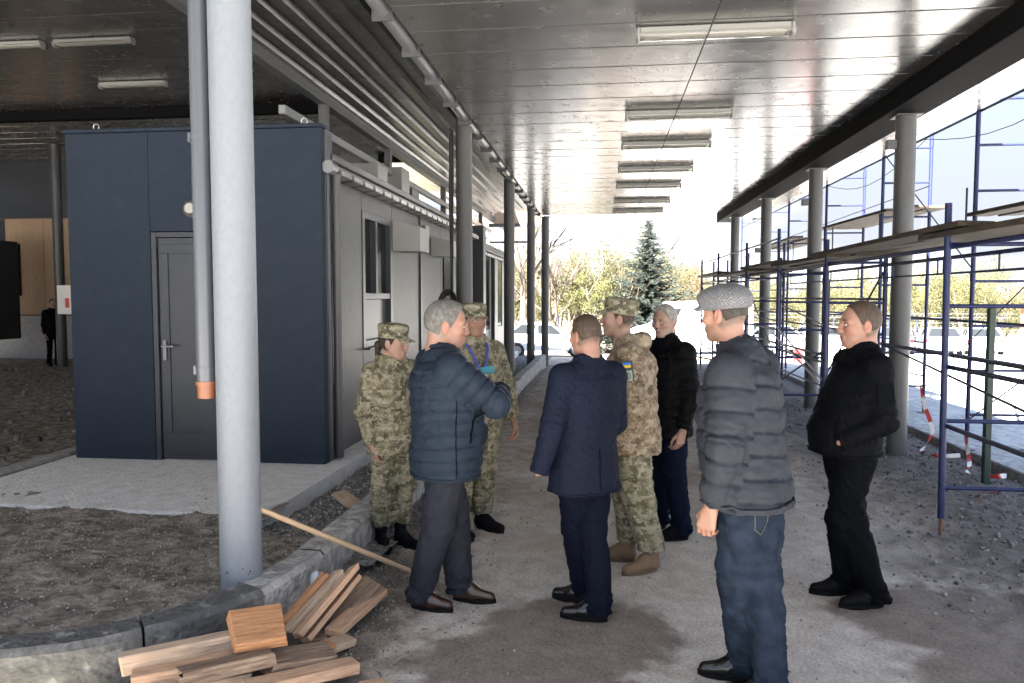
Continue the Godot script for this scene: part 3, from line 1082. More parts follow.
	for k in 4:
		g = G.new()
		var cp := []
		var cr := []
		for j in 21:
			var a := TAU * j / 20.0
			cp.append(Vector3(-1.97 + cos(a) * (0.1 + 0.012 * k), 1.62 + sin(a) * (0.19 + 0.02 * k), -9.62 + 0.02 * k)); cr.append(0.012)
		g.tube(cp, cr, 6, false)
		put("cable_loop", g, M.groove, cb, -cb.position)

	# the farther dark cabin with pale panels
	var c := thing("dark_cabin", "black framed cabin with pale wall beyond the grey cabin", "cabin", Vector3(-2.65, 0.165, -18.0))
	o = Vector3(0, 0, 18.0)
	g = G.new()
	g.box(Vector3(-0.6, 1.55, -15.75), Vector3(1.6, 3.1, 0.35), 0.01)
	put("end_wall", g, M.cabin_dark, c, o)
	for a in [[-16.0, -17.0], [-17.9, -19.2], [-20.1, -21.5]]:
		g = G.new()
		g.box(Vector3(-0.05, 1.3, (a[0] + a[1]) * 0.5), Vector3(0.1, 2.6, a[0] - a[1]), 0.004)
		put("wall_panel", g, M.vent_white, c, o)
	for a in [[-17.0, -17.9], [-19.2, -20.1]]:
		g = G.new()
		g.box(Vector3(-0.06, 1.7, (a[0] + a[1]) * 0.5), Vector3(0.06, 1.7, a[0] - a[1] - 0.01), 0.004)
		var ww := put("window", g, M.frame_dark, c, o)
		g = G.new()
		g.box(Vector3(-0.025, 1.7, (a[0] + a[1]) * 0.5), Vector3(0.02, 1.55, a[0] - a[1] - 0.14))
		put("pane", g, M.tinted_pane, ww)
		g = G.new()
		g.box(Vector3(-0.05, 0.42, (a[0] + a[1]) * 0.5), Vector3(0.1, 0.84, a[0] - a[1] - 0.01), 0.004)
		put("wall_panel", g, M.vent_white, c, o)
	g = G.new()
	g.box(Vector3(-0.5, 2.7, -18.7), Vector3(1.3, 0.16, 5.6), 0.01)
	put("roof_edge", g, M.frame_dark, c, o)
	for zz in [-16.05, -17.95, -21.5]:
		g = G.new()
		g.box(Vector3(0.06, 1.3, zz), Vector3(0.09, 2.6, 0.09), 0.004)
		put("post", g, M.cabin_dark, c, o)
	z = -16.0
	while z > -21.4:
		g = G.new()
		g.box(Vector3(0.1, 2.56, z), Vector3(0.1, 0.07, 0.2), 0.02)
		put("gutter_cover", g, M.zinc, c, o)
		z -= 0.33


# ---------------------------------------------------------------- scaffolding
func ladder_frame(t: Node3D, o: Vector3, x0: float, x1: float, z: float, y0: float, top: float, rungs: Array, m: Material, lean := 0.0) -> void:
	for x in [x0, x1]:
		var g := G.new()
		g.tube([Vector3(x, y0 + 0.14, z), Vector3(x + lean, top, z)], [0.024, 0.024], 12)
		# collars where sections are joined
		for y in [2.0, 4.0]:
			if y < top - 0.1:
				g.tube([Vector3(x + lean * y / top, y - 0.05, z), Vector3(x + lean * y / top, y + 0.05, z)], [0.029, 0.029], 12)
		var st := put("standard", g, m, t, o)
		g = G.new()
		g.tube([Vector3(x, y0, z), Vector3(x, y0 + 0.17, z)], [0.014, 0.014], 8)
		put("jack", g, M.rusty, st)
		g = G.new()
		g.box(Vector3(x, y0 + 0.006, z), Vector3(0.13, 0.008, 0.13), 0.001)
		put("base_plate", g, M.plate_steel, st)
	for y in rungs:
		var g := G.new()
		g.rod(Vector3(x0 + lean * y / top, y, z), Vector3(x1 + lean * y / top, y, z), 0.016, 10)
		put("rung", g, m, t, o)


func bar(t: Node3D, o: Vector3, called: String, a: Vector3, b: Vector3, r: float, m: Material) -> void:
	var g := G.new()
	g.rod(a, b, r, 8)
	put(called, g, m, t, o)


func deck(t: Node3D, o: Vector3, x0: float, x1: float, z0: float, z1: float, y: float, n: int) -> void:
	var w := (x1 - x0) / n
	for i in n:
		var g := G.new()
		var ln := absf(z1 - z0) + rng.randf_range(-0.1, 0.25)
		var b := Basis.from_euler(Vector3(rng.randf_range(-0.012, 0.012), rng.randf_range(-0.012, 0.012), rng.randf_range(-0.05, 0.05)))
		g.box(Vector3.ZERO, Vector3(w - 0.012, 0.042, ln), 0.005, b)
		put("deck_board", g, M.deck_wood, t, o + Vector3(x0 + w * (i + 0.5), y + rng.randf_range(-0.012, 0.02), (z0 + z1) * 0.5 + rng.randf_range(-0.12, 0.12)))


func build_scaffold() -> void:
	var t := thing("scaffold", "low blue tube scaffold with long board deck beside the right columns", "scaffold", Vector3(2.85, 0, -11))
	var o := -t.position
	var fz := [-2.8, -5.85, -8.87, -11.2, -13.6, -16.8, -19.5]
	for i in fz.size():
		var z: float = fz[i]
		var m: Material = M.scaffold_blue
		ladder_frame(t, o, 2.53, 3.165, z, fall(z) * 1.0 - 0.01, [2.5, 2.46, 2.42, 2.75, 2.72, 2.72, 2.7][i], [0.36, 0.86, 1.71, 2.16] if i < 3 else [0.36, 0.9, 1.3, 1.7, 2.1], m, -0.02 if i == 1 else 0.0)
	# extra standards between the far frames
	for a in [[2.62, -9.1, 1.98], [2.62, -11.45, 2.35], [2.62, -13.95, 2.5], [2.62, -18.1, 2.6]]:
		bar(t, o, "standard", Vector3(a[0], 0.0, a[1]), Vector3(a[0], a[2], a[1]), 0.021, M.scaffold_blue)
	# ledgers along the drive
	for a in [[2.555, 1.26, -2.8, -5.87], [2.555, 0.82, -2.8, -5.87], [3.14, 1.25, -2.8, -8.87], [2.555, 1.02, -8.87, -11.2], [2.555, 1.3, -11.2, -16.8], [3.14, 0.95, -11.2, -19.5], [2.555, 1.75, -8.87, -13.6]]:
		if a[0] < 3 and a[2] < -8 and a[1] > 1.6:
			continue
		bar(t, o, "ledger", Vector3(a[0], a[1], a[2]), Vector3(a[0], a[1], a[3]), 0.018, M.scaffold_dark)
	for y in [0.5, 1.35, 1.75]:
		bar(t, o, "ledger", Vector3(3.15, y, -8.87), Vector3(3.15, y, -19.5), 0.014, M.scaffold_dark)
	for y in [0.55, 1.55, 2.62]:
		bar(t, o, "ledger", Vector3(2.55, y, -11.2), Vector3(2.55, y, -19.5), 0.014, M.scaffold_dark)
	# diagonal braces
	for a in [[Vector3(3.15, 1.24, -8.85), Vector3(3.05, 0.62, -2.8)], [Vector3(2.56, 1.2, -8.87), Vector3(2.56, 0.55, -11.2)], [Vector3(3.14, 2.05, -8.87), Vector3(3.14, 0.5, -11.2)], [Vector3(3.14, 0.5, -13.6), Vector3(3.14, 2.0, -16.8)], [Vector3(2.56, 0.45, -16.8), Vector3(2.56, 2.0, -19.5)]]:
		bar(t, o, "brace", a[0], a[1], 0.012, M.scaffold_dark)
	for a in [[Vector3(2.5, 1.35, -11.1), Vector3(2.52, 0.82, -8.9)], [Vector3(2.47, 1.25, -11.2), Vector3(2.49, 0.8, -8.95)], [Vector3(2.6, 1.65, -11.2), Vector3(2.9, 1.3, -9.2)]]:
		bar(t, o, "pale_rod", a[0], a[1], 0.011, M.zinc)
	for i in fz.size() - 1:
		deck(t, o, 2.46, 3.24, fz[i] + 0.25, fz[i + 1] - 0.25, 2.235 + (0.05 if i % 2 else 0.0), 3)
	bar(t, o, "ledger", Vector3(2.56, 2.15, -2.8), Vector3(2.56, 2.12, -19.5), 0.018, M.scaffold_blue)
	bar(t, o, "ledger", Vector3(3.14, 2.14, -2.8), Vector3(3.14, 2.11, -19.5), 0.018, M.scaffold_blue)
	# hooks and ties under the deck
	for k in 9:
		var z := -4.2 - k * 1.1
		bar(t, o, "tie", Vector3(3.14, 2.13, z), Vector3(3.14, 1.98, z), 0.008, M.scaffold_blue)
	bar(t, o, "ledger", Vector3(3.14, 1.98, -2.8), Vector3(3.14, 2.0, -13.0), 0.009, M.scaffold_blue)

	var u := thing("scaffold", "tall blue ladder frame scaffold outside the canopy edge", "scaffold", Vector3(4.45, 0.05, -14))
	o = -u.position
	var oz := [-6.15, -8.95, -11.75, -14.55, -17.35, -20.15, -22.95]
	for i in oz.size():
		var rungs := []
		var y := 0.45
		while y < 4.3:
			rungs.append(y)
			y += 0.5
		ladder_frame(u, o, 4.12, 4.78, oz[i], 0.05 + fall(oz[i]), 4.45, rungs, M.scaffold_blue)
	bar(u, o, "ledger", Vector3(4.14, 3.82, -6.15), Vector3(4.14, 3.82, -22.95), 0.016, M.scaffold_dark)
	bar(u, o, "ledger", Vector3(4.14, 1.5, -6.15), Vector3(4.14, 1.5, -14.55), 0.016, M.scaffold_dark)
	bar(u, o, "ledger", Vector3(4.76, 1.0, -6.15), Vector3(4.76, 1.0, -11.75), 0.016, M.scaffold_dark)
	bar(u, o, "ledger", Vector3(4.76, 2.1, -6.15), Vector3(4.76, 2.1, -22.95), 0.014, M.scaffold_dark)
	for a in [[Vector3(4.14, 2.05, -8.95), Vector3(4.14, 3.85, -11.75)], [Vector3(4.14, 0.4, -8.95), Vector3(4.14, 1.9, -6.15)], [Vector3(4.14, 2.0, -14.55), Vector3(4.14, 0.5, -17.35)], [Vector3(4.76, 0.4, -11.75), Vector3(4.76, 2.0, -8.95)]]:
		bar(u, o, "brace", a[0], a[1], 0.008, M.scaffold_dark)
	for y in [0.6, 1.1, 2.6, 3.4]:
		bar(u, o, "ledger", Vector3(4.77, y, -11.75), Vector3(4.77, y + fall(-22.95) * 0.5, -22.95), 0.012, M.scaffold_dark)
	# a thin wire sagging below the top ledger
	var g := G.new()
	var pts := []
	var rr := []
	for k in 17:
		var q := k / 16.0
		pts.append(Vector3(4.14, 3.8 - 0.28 * sin(PI * fmod(q * 2.0, 1.0)), lerpf(-6.2, -14.5, q))); rr.append(0.005)
	g.tube(pts, rr, 5)
	put("wire", g, M.groove, u, o)
	deck(u, o, 4.08, 4.86, -5.4, -8.9, 2.68, 3)
	deck(u, o, 4.08, 4.86, -11.5, -14.9, 3.05, 3)
	deck(u, o, 4.08, 4.86, -16.8, -20.5, 3.03, 3)
	for a in [-9.2, -11.9, -14.2, -17.0, -20.0]:
		bar(u, o, "deck_bracket", Vector3(4.14, 3.02, a), Vector3(4.14, 2.55, a), 0.012, M.scaffold_dark)
	# a short green post standing by the near frame
	var gp := thing("green_post", "short dark green steel post inside the nearest scaffold bay", "post", Vector3(3.66, -0.05, -7.56))
	g = G.new()
	g.box(Vector3(0, 0.87, 0), Vector3(0.06, 1.74, 0.06), 0.006)
	put("shaft", g, M.scaffold_green, gp)
	g = G.new()
	g.box(Vector3(0, 1.745, 0), Vector3(0.066, 0.012, 0.066), 0.003)
	put("cap", g, M.scaffold_green, gp)


# ---------------------------------------------------------------- trees
func limb(g: G, p: Vector3, dir: Vector3, ln: float, r: float, depth: int, cfg: Dictionary, r_: RandomNumberGenerator, tips: Array) -> void:
	var seg: int = 5 if depth > 1 else 3
	var pts := [p]
	var rad := [r]
	var d := dir
	var q := p
	for i in seg:
		d = (d + Vector3(r_.randfn(0, 1), r_.randfn(0, 1), r_.randfn(0, 1)) * cfg.wobble + Vector3(0, cfg.rise if depth > 1 else cfg.droop, 0)).normalized()
		q += d * ln / seg
		pts.append(q)
		rad.append(lerpf(r, r * 0.45, (i + 1.0) / seg))
	g.col = cfg.bark.lerp(cfg.twig, clampf(1.0 - (depth - 1) / float(cfg.levels), 0.0, 1.0)) * r_.randf_range(0.85, 1.15)
	g.tube(pts, rad, 7 if depth >= cfg.levels else (4 if depth > 1 else 3), false)
	if depth <= 1:
		for i in range(1, pts.size()):
			tips.append([pts[i], d])
		return
	var kids: int = cfg.kids[cfg.levels - depth]
	for k in kids:
		var f := r_.randf_range(0.3, 1.0)
		var at_i := clampi(int(f * seg), 1, seg)
		var base: Vector3 = pts[at_i]
		var dd: Vector3 = (pts[at_i] - pts[at_i - 1]).normalized()
		var side := dd.cross(Vector3(r_.randfn(0, 1), r_.randfn(0, 1), r_.randfn(0, 1))).normalized()
		var nd = (dd * cfg.keep + side * r_.randf_range(0.5, 1.0) * cfg.spread).normalized()
		limb(g, base, nd, ln * r_.randf_range(0.45, 0.75), rad[at_i] * 0.62, depth - 1, cfg, r_, tips)


# a leafless or just budding tree; returns [wood mesh, crown mesh]
func tree_shapes(sd: int, cfg: Dictionary) -> Array:
	var r_ := RandomNumberGenerator.new()
	r_.seed = sd
	var trunk := G.new()
	trunk.colored = true
	var crown := G.new()
	crown.colored = true
	var tips := []
	trunk.col = cfg.bark
	for s in cfg.stems:
		var a: float = TAU * s / cfg.stems + r_.randf()
		var tilt: float = cfg.tilt * r_.randf_range(0.5, 1.2)
		var dir := Vector3(cos(a) * tilt, 1, sin(a) * tilt).normalized()
		var h: float = cfg.trunk * r_.randf_range(0.85, 1.15)
		var pts := []
		var rad := []
		var p := Vector3(cos(a), 0, sin(a)) * (0.12 if cfg.stems > 1 else 0.0) + Vector3(0, -0.3, 0)
		var d := dir
		for i in 6:
			pts.append(p)
			rad.append(lerpf(cfg.r, cfg.r * 0.5, i / 5.0) * (1.25 if i == 0 else 1.0))
			d = (d + Vector3(r_.randfn(0, 1), 0.2, r_.randfn(0, 1)) * 0.09).normalized()
			p += d * h / 5.0
		trunk.tube(pts, rad, 9, false)
		for k in cfg.main:
			var i := r_.randi_range(2, 5)
			var aa := r_.randf() * TAU
			var nd = (d * 0.8 + Vector3(cos(aa), 0.25, sin(aa)) * cfg.open).normalized()
			limb(crown, pts[i], nd, cfg.branch * r_.randf_range(0.7, 1.2), rad[i] * 0.7, cfg.levels, cfg, r_, tips)
	for tp in tips:
		for k in cfg.leaves:
			var p: Vector3 = tp[0] + Vector3(r_.randfn(0, 1), r_.randfn(0, 1), r_.randfn(0, 1)) * cfg.scatter
			var a = Vector3(r_.randfn(0, 1), r_.randfn(0, 1), r_.randfn(0, 1)).normalized() * cfg.leaf
			var b = a.cross(Vector3(r_.randfn(0, 1), r_.randfn(0, 1), r_.randfn(0, 1))).normalized() * cfg.leaf * 0.5
			crown.col = (cfg.green as Color).lerp(cfg.green2, r_.randf()) * r_.randf_range(0.75, 1.2)
			crown.tri(p - a, p + b, p + a)
	return [trunk.mesh(), crown.mesh()]


func plant(called: String, shapes: Array, at: Vector3, turn: float, scale_: Vector3, label: String, group: String) -> Node3D:
	var t := thing(called, label, "tree", at, turn, group)
	var a := put("trunk", shapes[0], M.twigs, t)
	var b := put("crown", shapes[1], M.leaf, t)
	a.scale = scale_
	b.scale = scale_
	return t


func build_spruce() -> void:
	var r_ := RandomNumberGenerator.new()
	r_.seed = 99
	var t := thing("spruce_tree", "blue-green spruce standing alone behind the white van", "tree", Vector3(2.44, fall(-40.0) - 0.1, -40.0))
	var H := 7.0
	var g := G.new()
	g.colored = true
	g.col = Color(0.09, 0.065, 0.045)
	g.tube([Vector3(0, 0, 0), Vector3(0.03, 3.5, 0), Vector3(0, H, 0)], [0.14, 0.08, 0.01], 10, false)
	put("trunk", g, M.twigs, t)
	var c := G.new()
	c.colored = true
	var y := 0.25
	while y < H - 0.05:
		var f := (H - y) / H
		var reach := 3.5 * pow(f, 0.9) * (0.75 + 0.5 * r_.randf()) * 1.12 + 0.05
		var n := int(6 + 9 * f)
		var a0 := r_.randf() * TAU
		for k in n:
			var a := a0 + TAU * k / n + r_.randfn(0, 0.12)
			var ln := reach * r_.randf_range(0.72, 1.1)
			var out := Vector3(cos(a), 0, sin(a))
			var sidev := Vector3(-sin(a), 0, cos(a))
			var sag := r_.randf_range(0.05, 0.32)
			var jig := r_.randf_range(-0.14, 0.14)
			var steps := int(maxf(3, ln / 0.1))
			for i in steps:
				var q := (i + 0.7) / steps
				var p := Vector3(0, y + jig, 0) + out * ln * q + Vector3(0, -sag * ln * q + 0.26 * ln * q * q * q, 0) + Vector3(0, r_.randfn(0, 0.03), 0)
				for s in [-1, 1, 0]:
					var d = (out * (0.8 if s else 1.2) + sidev * s * r_.randf_range(0.7, 1.1) + Vector3(0, r_.randf_range(-0.35, 0.15), 0)).normalized()
					var tl := (0.16 + 0.2 * (1.0 - q)) * r_.randf_range(0.7, 1.25) * (0.55 + 0.45 * f)
					c.col = Color(0.016, 0.024, 0.018).lerp(Color(0.032, 0.042, 0.035), r_.randf())
					var w = d.cross(Vector3(r_.randfn(0, 1), r_.randfn(0, 1), r_.randfn(0, 1))).normalized() * 0.032
					var w2 = d.cross(w).normalized() * 0.032
					c.tri(p - w, p + d * tl, p + w)
					c.tri(p - w2, p + d * tl, p + w2)
					for nn in 3:
						var b = p + d * tl * r_.randf_range(0.2, 0.95)
						var nd = (d + Vector3(r_.randfn(0, 1), r_.randfn(0, 1), r_.randfn(0, 1)) * 0.7).normalized() * 0.075
						var nw = nd.cross(Vector3(r_.randfn(0, 1), 1, 0.2)).normalized() * 0.009
						c.tri(b - nw, b + nd, b + nw)
		y += 0.1 + 0.06 * f
	put("crown", c, M.needles, t)


func build_trees() -> void:
	build_spruce()
	var bark := Color(0.09, 0.075, 0.06)
	var willow := {"stems": 5, "tilt": 0.5, "trunk": 3.6, "r": 0.09, "main": 4, "open": 0.6, "branch": 2.6, "levels": 3, "kids": [5, 6, 0], "wobble": 0.10, "rise": 0.12, "droop": -0.03, "keep": 1.0, "spread": 0.6, "bark": bark, "twig": Color(0.10, 0.085, 0.035), "leaves": 9, "scatter": 0.22, "leaf": 0.075, "green": Color(0.036, 0.04, 0.009), "green2": Color(0.058, 0.053, 0.014)}
	var bare := {"stems": 1, "tilt": 0.12, "trunk": 4.6, "r": 0.2, "main": 7, "open": 0.75, "branch": 4.0, "levels": 4, "kids": [4, 4, 4, 0], "wobble": 0.13, "rise": 0.09, "droop": 0.02, "keep": 1.0, "spread": 0.75, "bark": Color(0.085, 0.07, 0.052), "twig": Color(0.075, 0.06, 0.045), "leaves": 0, "scatter": 0.1, "leaf": 0.04, "green": bark, "green2": bark}
	var brown := willow.duplicate()
	brown.merge({"twig": Color(0.08, 0.055, 0.032), "green": Color(0.07, 0.05, 0.026), "green2": Color(0.09, 0.066, 0.034), "stems": 4, "tilt": 0.3}, true)
	var W := [tree_shapes(11, willow), tree_shapes(12, willow), tree_shapes(13, willow), tree_shapes(14, brown)]
	var B := [tree_shapes(21, bare), tree_shapes(22, bare)]
	# budding willows in a belt behind the yard
	var k := 0
	var spots := []
	var x := -13.0
	while x < 62.0:
		var z := -50.0 - 4.0 * absf(sin(x * 1.7)) - (7.0 if k % 2 else 0.0)
		spots.append(Vector2(x, z))
		x += 1.6 if x < 30 else 3.4
		k += 1
	k = 0
	for p in spots:
		var kind: int = [0, 1, 2, 0, 1, 3, 2][k % 7]
		var s := rng.randf_range(0.78, 1.05) * (0.92 if p.x > 6 else 1.12)
		var lbl: String = "leafless brown thicket tree in the belt behind the yard" if kind == 3 else "budding yellow-green willow in the belt behind the yard"
		plant("willow_tree" if kind != 3 else "thicket_tree", W[kind], Vector3(p.x, fall(p.y) - 0.2, p.y), k * 1.9, Vector3(s * 1.15, s, s * 1.15), lbl, "brown thicket trees behind the yard" if kind == 3 else "budding willows behind the yard")
		k += 1
	# bare trees rising higher between them
	k = 0
	for p in [Vector3(-3.7, -34, 0.95), Vector3(-2.3, -37, 0.8), Vector3(5.2, -62, 1.15), Vector3(8.4, -64, 1.05), Vector3(-6.5, -40, 1.1), Vector3(13.0, -66, 1.0), Vector3(25.0, -66, 0.9)]:
		plant("bare_tree", B[k % 2], Vector3(p.x, fall(p.y) - 0.15, p.y), k * 2.3, Vector3(p.z, p.z, p.z), ["thick bare tree just left of the white car", "thin bare tree behind the white car", "tall bare tree right of the spruce", "bare tree behind the columns' far end", "bare tree behind the far dark cabin", "bare tree far behind the scaffold", "bare tree behind the yard at right"][k], "bare trees")
		k += 1
	# a leaning tree with mistletoe
	var lean := bare.duplicate()
	lean.merge({"tilt": 0.5, "trunk": 3.2, "r": 0.11, "main": 5, "branch": 2.6, "levels": 3, "kids": [3, 3, 0]}, true)
	var mt := tree_shapes(31, lean)
	var t := plant("mistletoe_tree", mt, Vector3(-0.6, fall(-40.0) - 0.1, -40.0), 0.4, Vector3(1.15, 1.15, 1.15), "leaning bare tree with round mistletoe clumps left of the spruce", "")
	var r_ := RandomNumberGenerator.new()
	r_.seed = 5
	for p in [Vector3(-0.7, 3.25, 0.3), Vector3(0.1, 3.0, 0.4), Vector3(0.45, 3.55, 0.2), Vector3(0.9, 3.05, 0.3), Vector3(-0.35, 2.55, 0.5), Vector3(0.25, 2.5, 0.4), Vector3(1.05, 3.75, 0.1), Vector3(-0.65, 4.0, 0.2)]:
		var g := G.new()
		g.colored = true
		var rad := r_.randf_range(0.22, 0.38)
		for i in 420:
			var d := Vector3(r_.randfn(0, 1), r_.randfn(0, 1), r_.randfn(0, 1)).normalized()
			var q: Vector3 = d * rad * pow(r_.randf(), 0.4)
			var a := (d + Vector3(r_.randfn(0, 1), r_.randfn(0, 1), r_.randfn(0, 1)) * 0.6).normalized() * 0.075
			var b := a.cross(Vector3(r_.randfn(0, 1), r_.randfn(0, 1), 0.3)).normalized() * 0.022
			g.col = Color(0.06, 0.07, 0.018).lerp(Color(0.1, 0.1, 0.03), r_.randf())
			g.tri(q - b, q + a, q + b)
		put("mistletoe", g, M.leaf, t, p)


# ---------------------------------------------------------------- vehicles and other far things
func car(at: Vector3, turn: float, paint: Material, label: String, van := false) -> Node3D:
	var t := thing("white_van" if van else "parked_car", label, "van" if van else "car", at, turn, "" if van else "parked cars")
	var L := 5.0 if van else 4.2
	var hw := 0.95 if van else 0.86
	var low := PackedVector2Array()
	var cab := []
	if van:
		low = PackedVector2Array([Vector2(-2.5, 0.35), Vector2(2.4, 0.35), Vector2(2.5, 0.5), Vector2(2.48, 0.95), Vector2(2.1, 1.16), Vector2(1.6, 1.25), Vector2(-2.5, 1.25)])
		cab = [Vector2(1.62, 1.25), Vector2(0.95, 2.2), Vector2(-2.46, 2.34), Vector2(-2.5, 1.25)]
	else:
		low = PackedVector2Array([Vector2(-2.06, 0.32), Vector2(2.0, 0.28), Vector2(2.1, 0.42), Vector2(2.06, 0.68), Vector2(1.85, 0.8), Vector2(0.95, 0.93), Vector2(-1.9, 0.98), Vector2(-2.1, 0.85), Vector2(-2.1, 0.5)])
		cab = [Vector2(0.98, 0.93), Vector2(0.3, 1.42), Vector2(-1.1, 1.47), Vector2(-1.85, 0.98)]
	var g := G.new()
	g.prism(low, -hw, hw)
	var tr := -0.02 if van else 0.18
	for s in [-1, 1]:
		var q := []
		for i in 4:
			q.append(Vector3(cab[i].x, cab[i].y, s * (hw - (tr if i == 1 or i == 2 else 0.02))))
		g.quad(q[0], q[1], q[2], q[3])
	for i in 4:
		var j := (i + 1) % 4
		var wi := hw - (tr if i == 1 or i == 2 else 0.02)
		var wj := hw - (tr if j == 1 or j == 2 else 0.02)
		g.quad(Vector3(cab[i].x, cab[i].y, -wi), Vector3(cab[j].x, cab[j].y, -wj), Vector3(cab[j].x, cab[j].y, wj), Vector3(cab[i].x, cab[i].y, wi))
	put("body", g, paint, t)
	for s in [-1, 1]:
		var spans: Array = [[0.2, 0.94]] if van else [[0.06, 0.47], [0.52, 0.93]]
		for sp in spans:
			g = G.new()
			var corner := func(u: float, w: float) -> Vector3:
				var b: Vector2 = (cab[0] as Vector2).lerp(cab[3], u)
				var a: Vector2 = (cab[1] as Vector2).lerp(cab[2], u)
				var p := b.lerp(a, w)
				return Vector3(p.x, p.y, s * (hw - lerpf(0.02, tr, w) + 0.006))
			var hi := 0.16 if van else 0.08
			if van:
				var e: float = 0.24
				g.quad(corner.call(0.02, 0.12), corner.call(e, 0.12), corner.call(e, 0.72), corner.call(0.02, 0.72))
			else:
				g.quad(corner.call(sp[0], 0.12), corner.call(sp[1], 0.12), corner.call(sp[1], 1.0 - hi), corner.call(sp[0], 1.0 - hi))
			put("side_window", g, M.tinted_pane, t)
		g = G.new()
		g.box(Vector3(cab[0].x - 0.15, cab[0].y + 0.08, s * (hw + 0.09)), Vector3(0.09, 0.28 if van else 0.13, 0.17), 0.02)
		put("mirror", g, M.car_dark, t)
		g = G.new()
		g.box(Vector3(low[2].x - 0.05, 0.72, s * (hw - 0.2)), Vector3(0.12, 0.14, 0.3), 0.02)
		put("headlight", g, M.lens, t)
		g = G.new()
		g.box(Vector3(-L * 0.5 + 0.02, 0.8, s * (hw - 0.12)), Vector3(0.06, 0.3 if van else 0.16, 0.2), 0.02)
		put("tail_light", g, M.lens_red, t)
		for wx in ([1.55, -1.4] if van else [1.3, -1.25]):
			g = G.new()
			g.tube([Vector3(wx, 0.32, s * (hw - 0.2)), Vector3(wx, 0.32, s * (hw - 0.18)), Vector3(wx, 0.32, s * (hw + 0.005)), Vector3(wx, 0.32, s * (hw + 0.02))], [0.28, 0.32, 0.32, 0.28], 22)
			var wh := put("wheel", g, M.tyre, t)
			g = G.new()
			g.tube([Vector3(wx, 0.32, s * hw), Vector3(wx, 0.32, s * (hw + 0.026))], [0.21, 0.19], 16)
			put("rim", g, M.rim, wh)
	for e in [[0, 1, 0.012], [2, 3, -0.012]]:
		if van and e[0] == 2:
			continue
		g = G.new()
		var a: Vector2 = cab[e[0]]
		var b: Vector2 = cab[e[1]]
		var p := a.lerp(b, 0.1) + Vector2(e[2], 0.006)
		var q := a.lerp(b, 0.9) + Vector2(e[2], 0.006)
		var w0 := hw - 0.1
		var w1 := hw - 0.12 - maxf(tr, 0.0)
		if e[0] == 2:
			g.quad(Vector3(p.x, p.y, -w1), Vector3(q.x, q.y, -w0), Vector3(q.x, q.y, w0), Vector3(p.x, p.y, w1))
		else:
			g.quad(Vector3(p.x, p.y, -w0), Vector3(q.x, q.y, -w1), Vector3(q.x, q.y, w1), Vector3(p.x, p.y, w0))
		put("windscreen", g, M.tinted_pane, t)
	g = G.new()
	g.box(Vector3(low[2].x, 0.45, 0), Vector3(0.1, 0.2, hw * 1.9), 0.03)
	put("bumper", g, M.car_dark if van else paint, t)
	return t


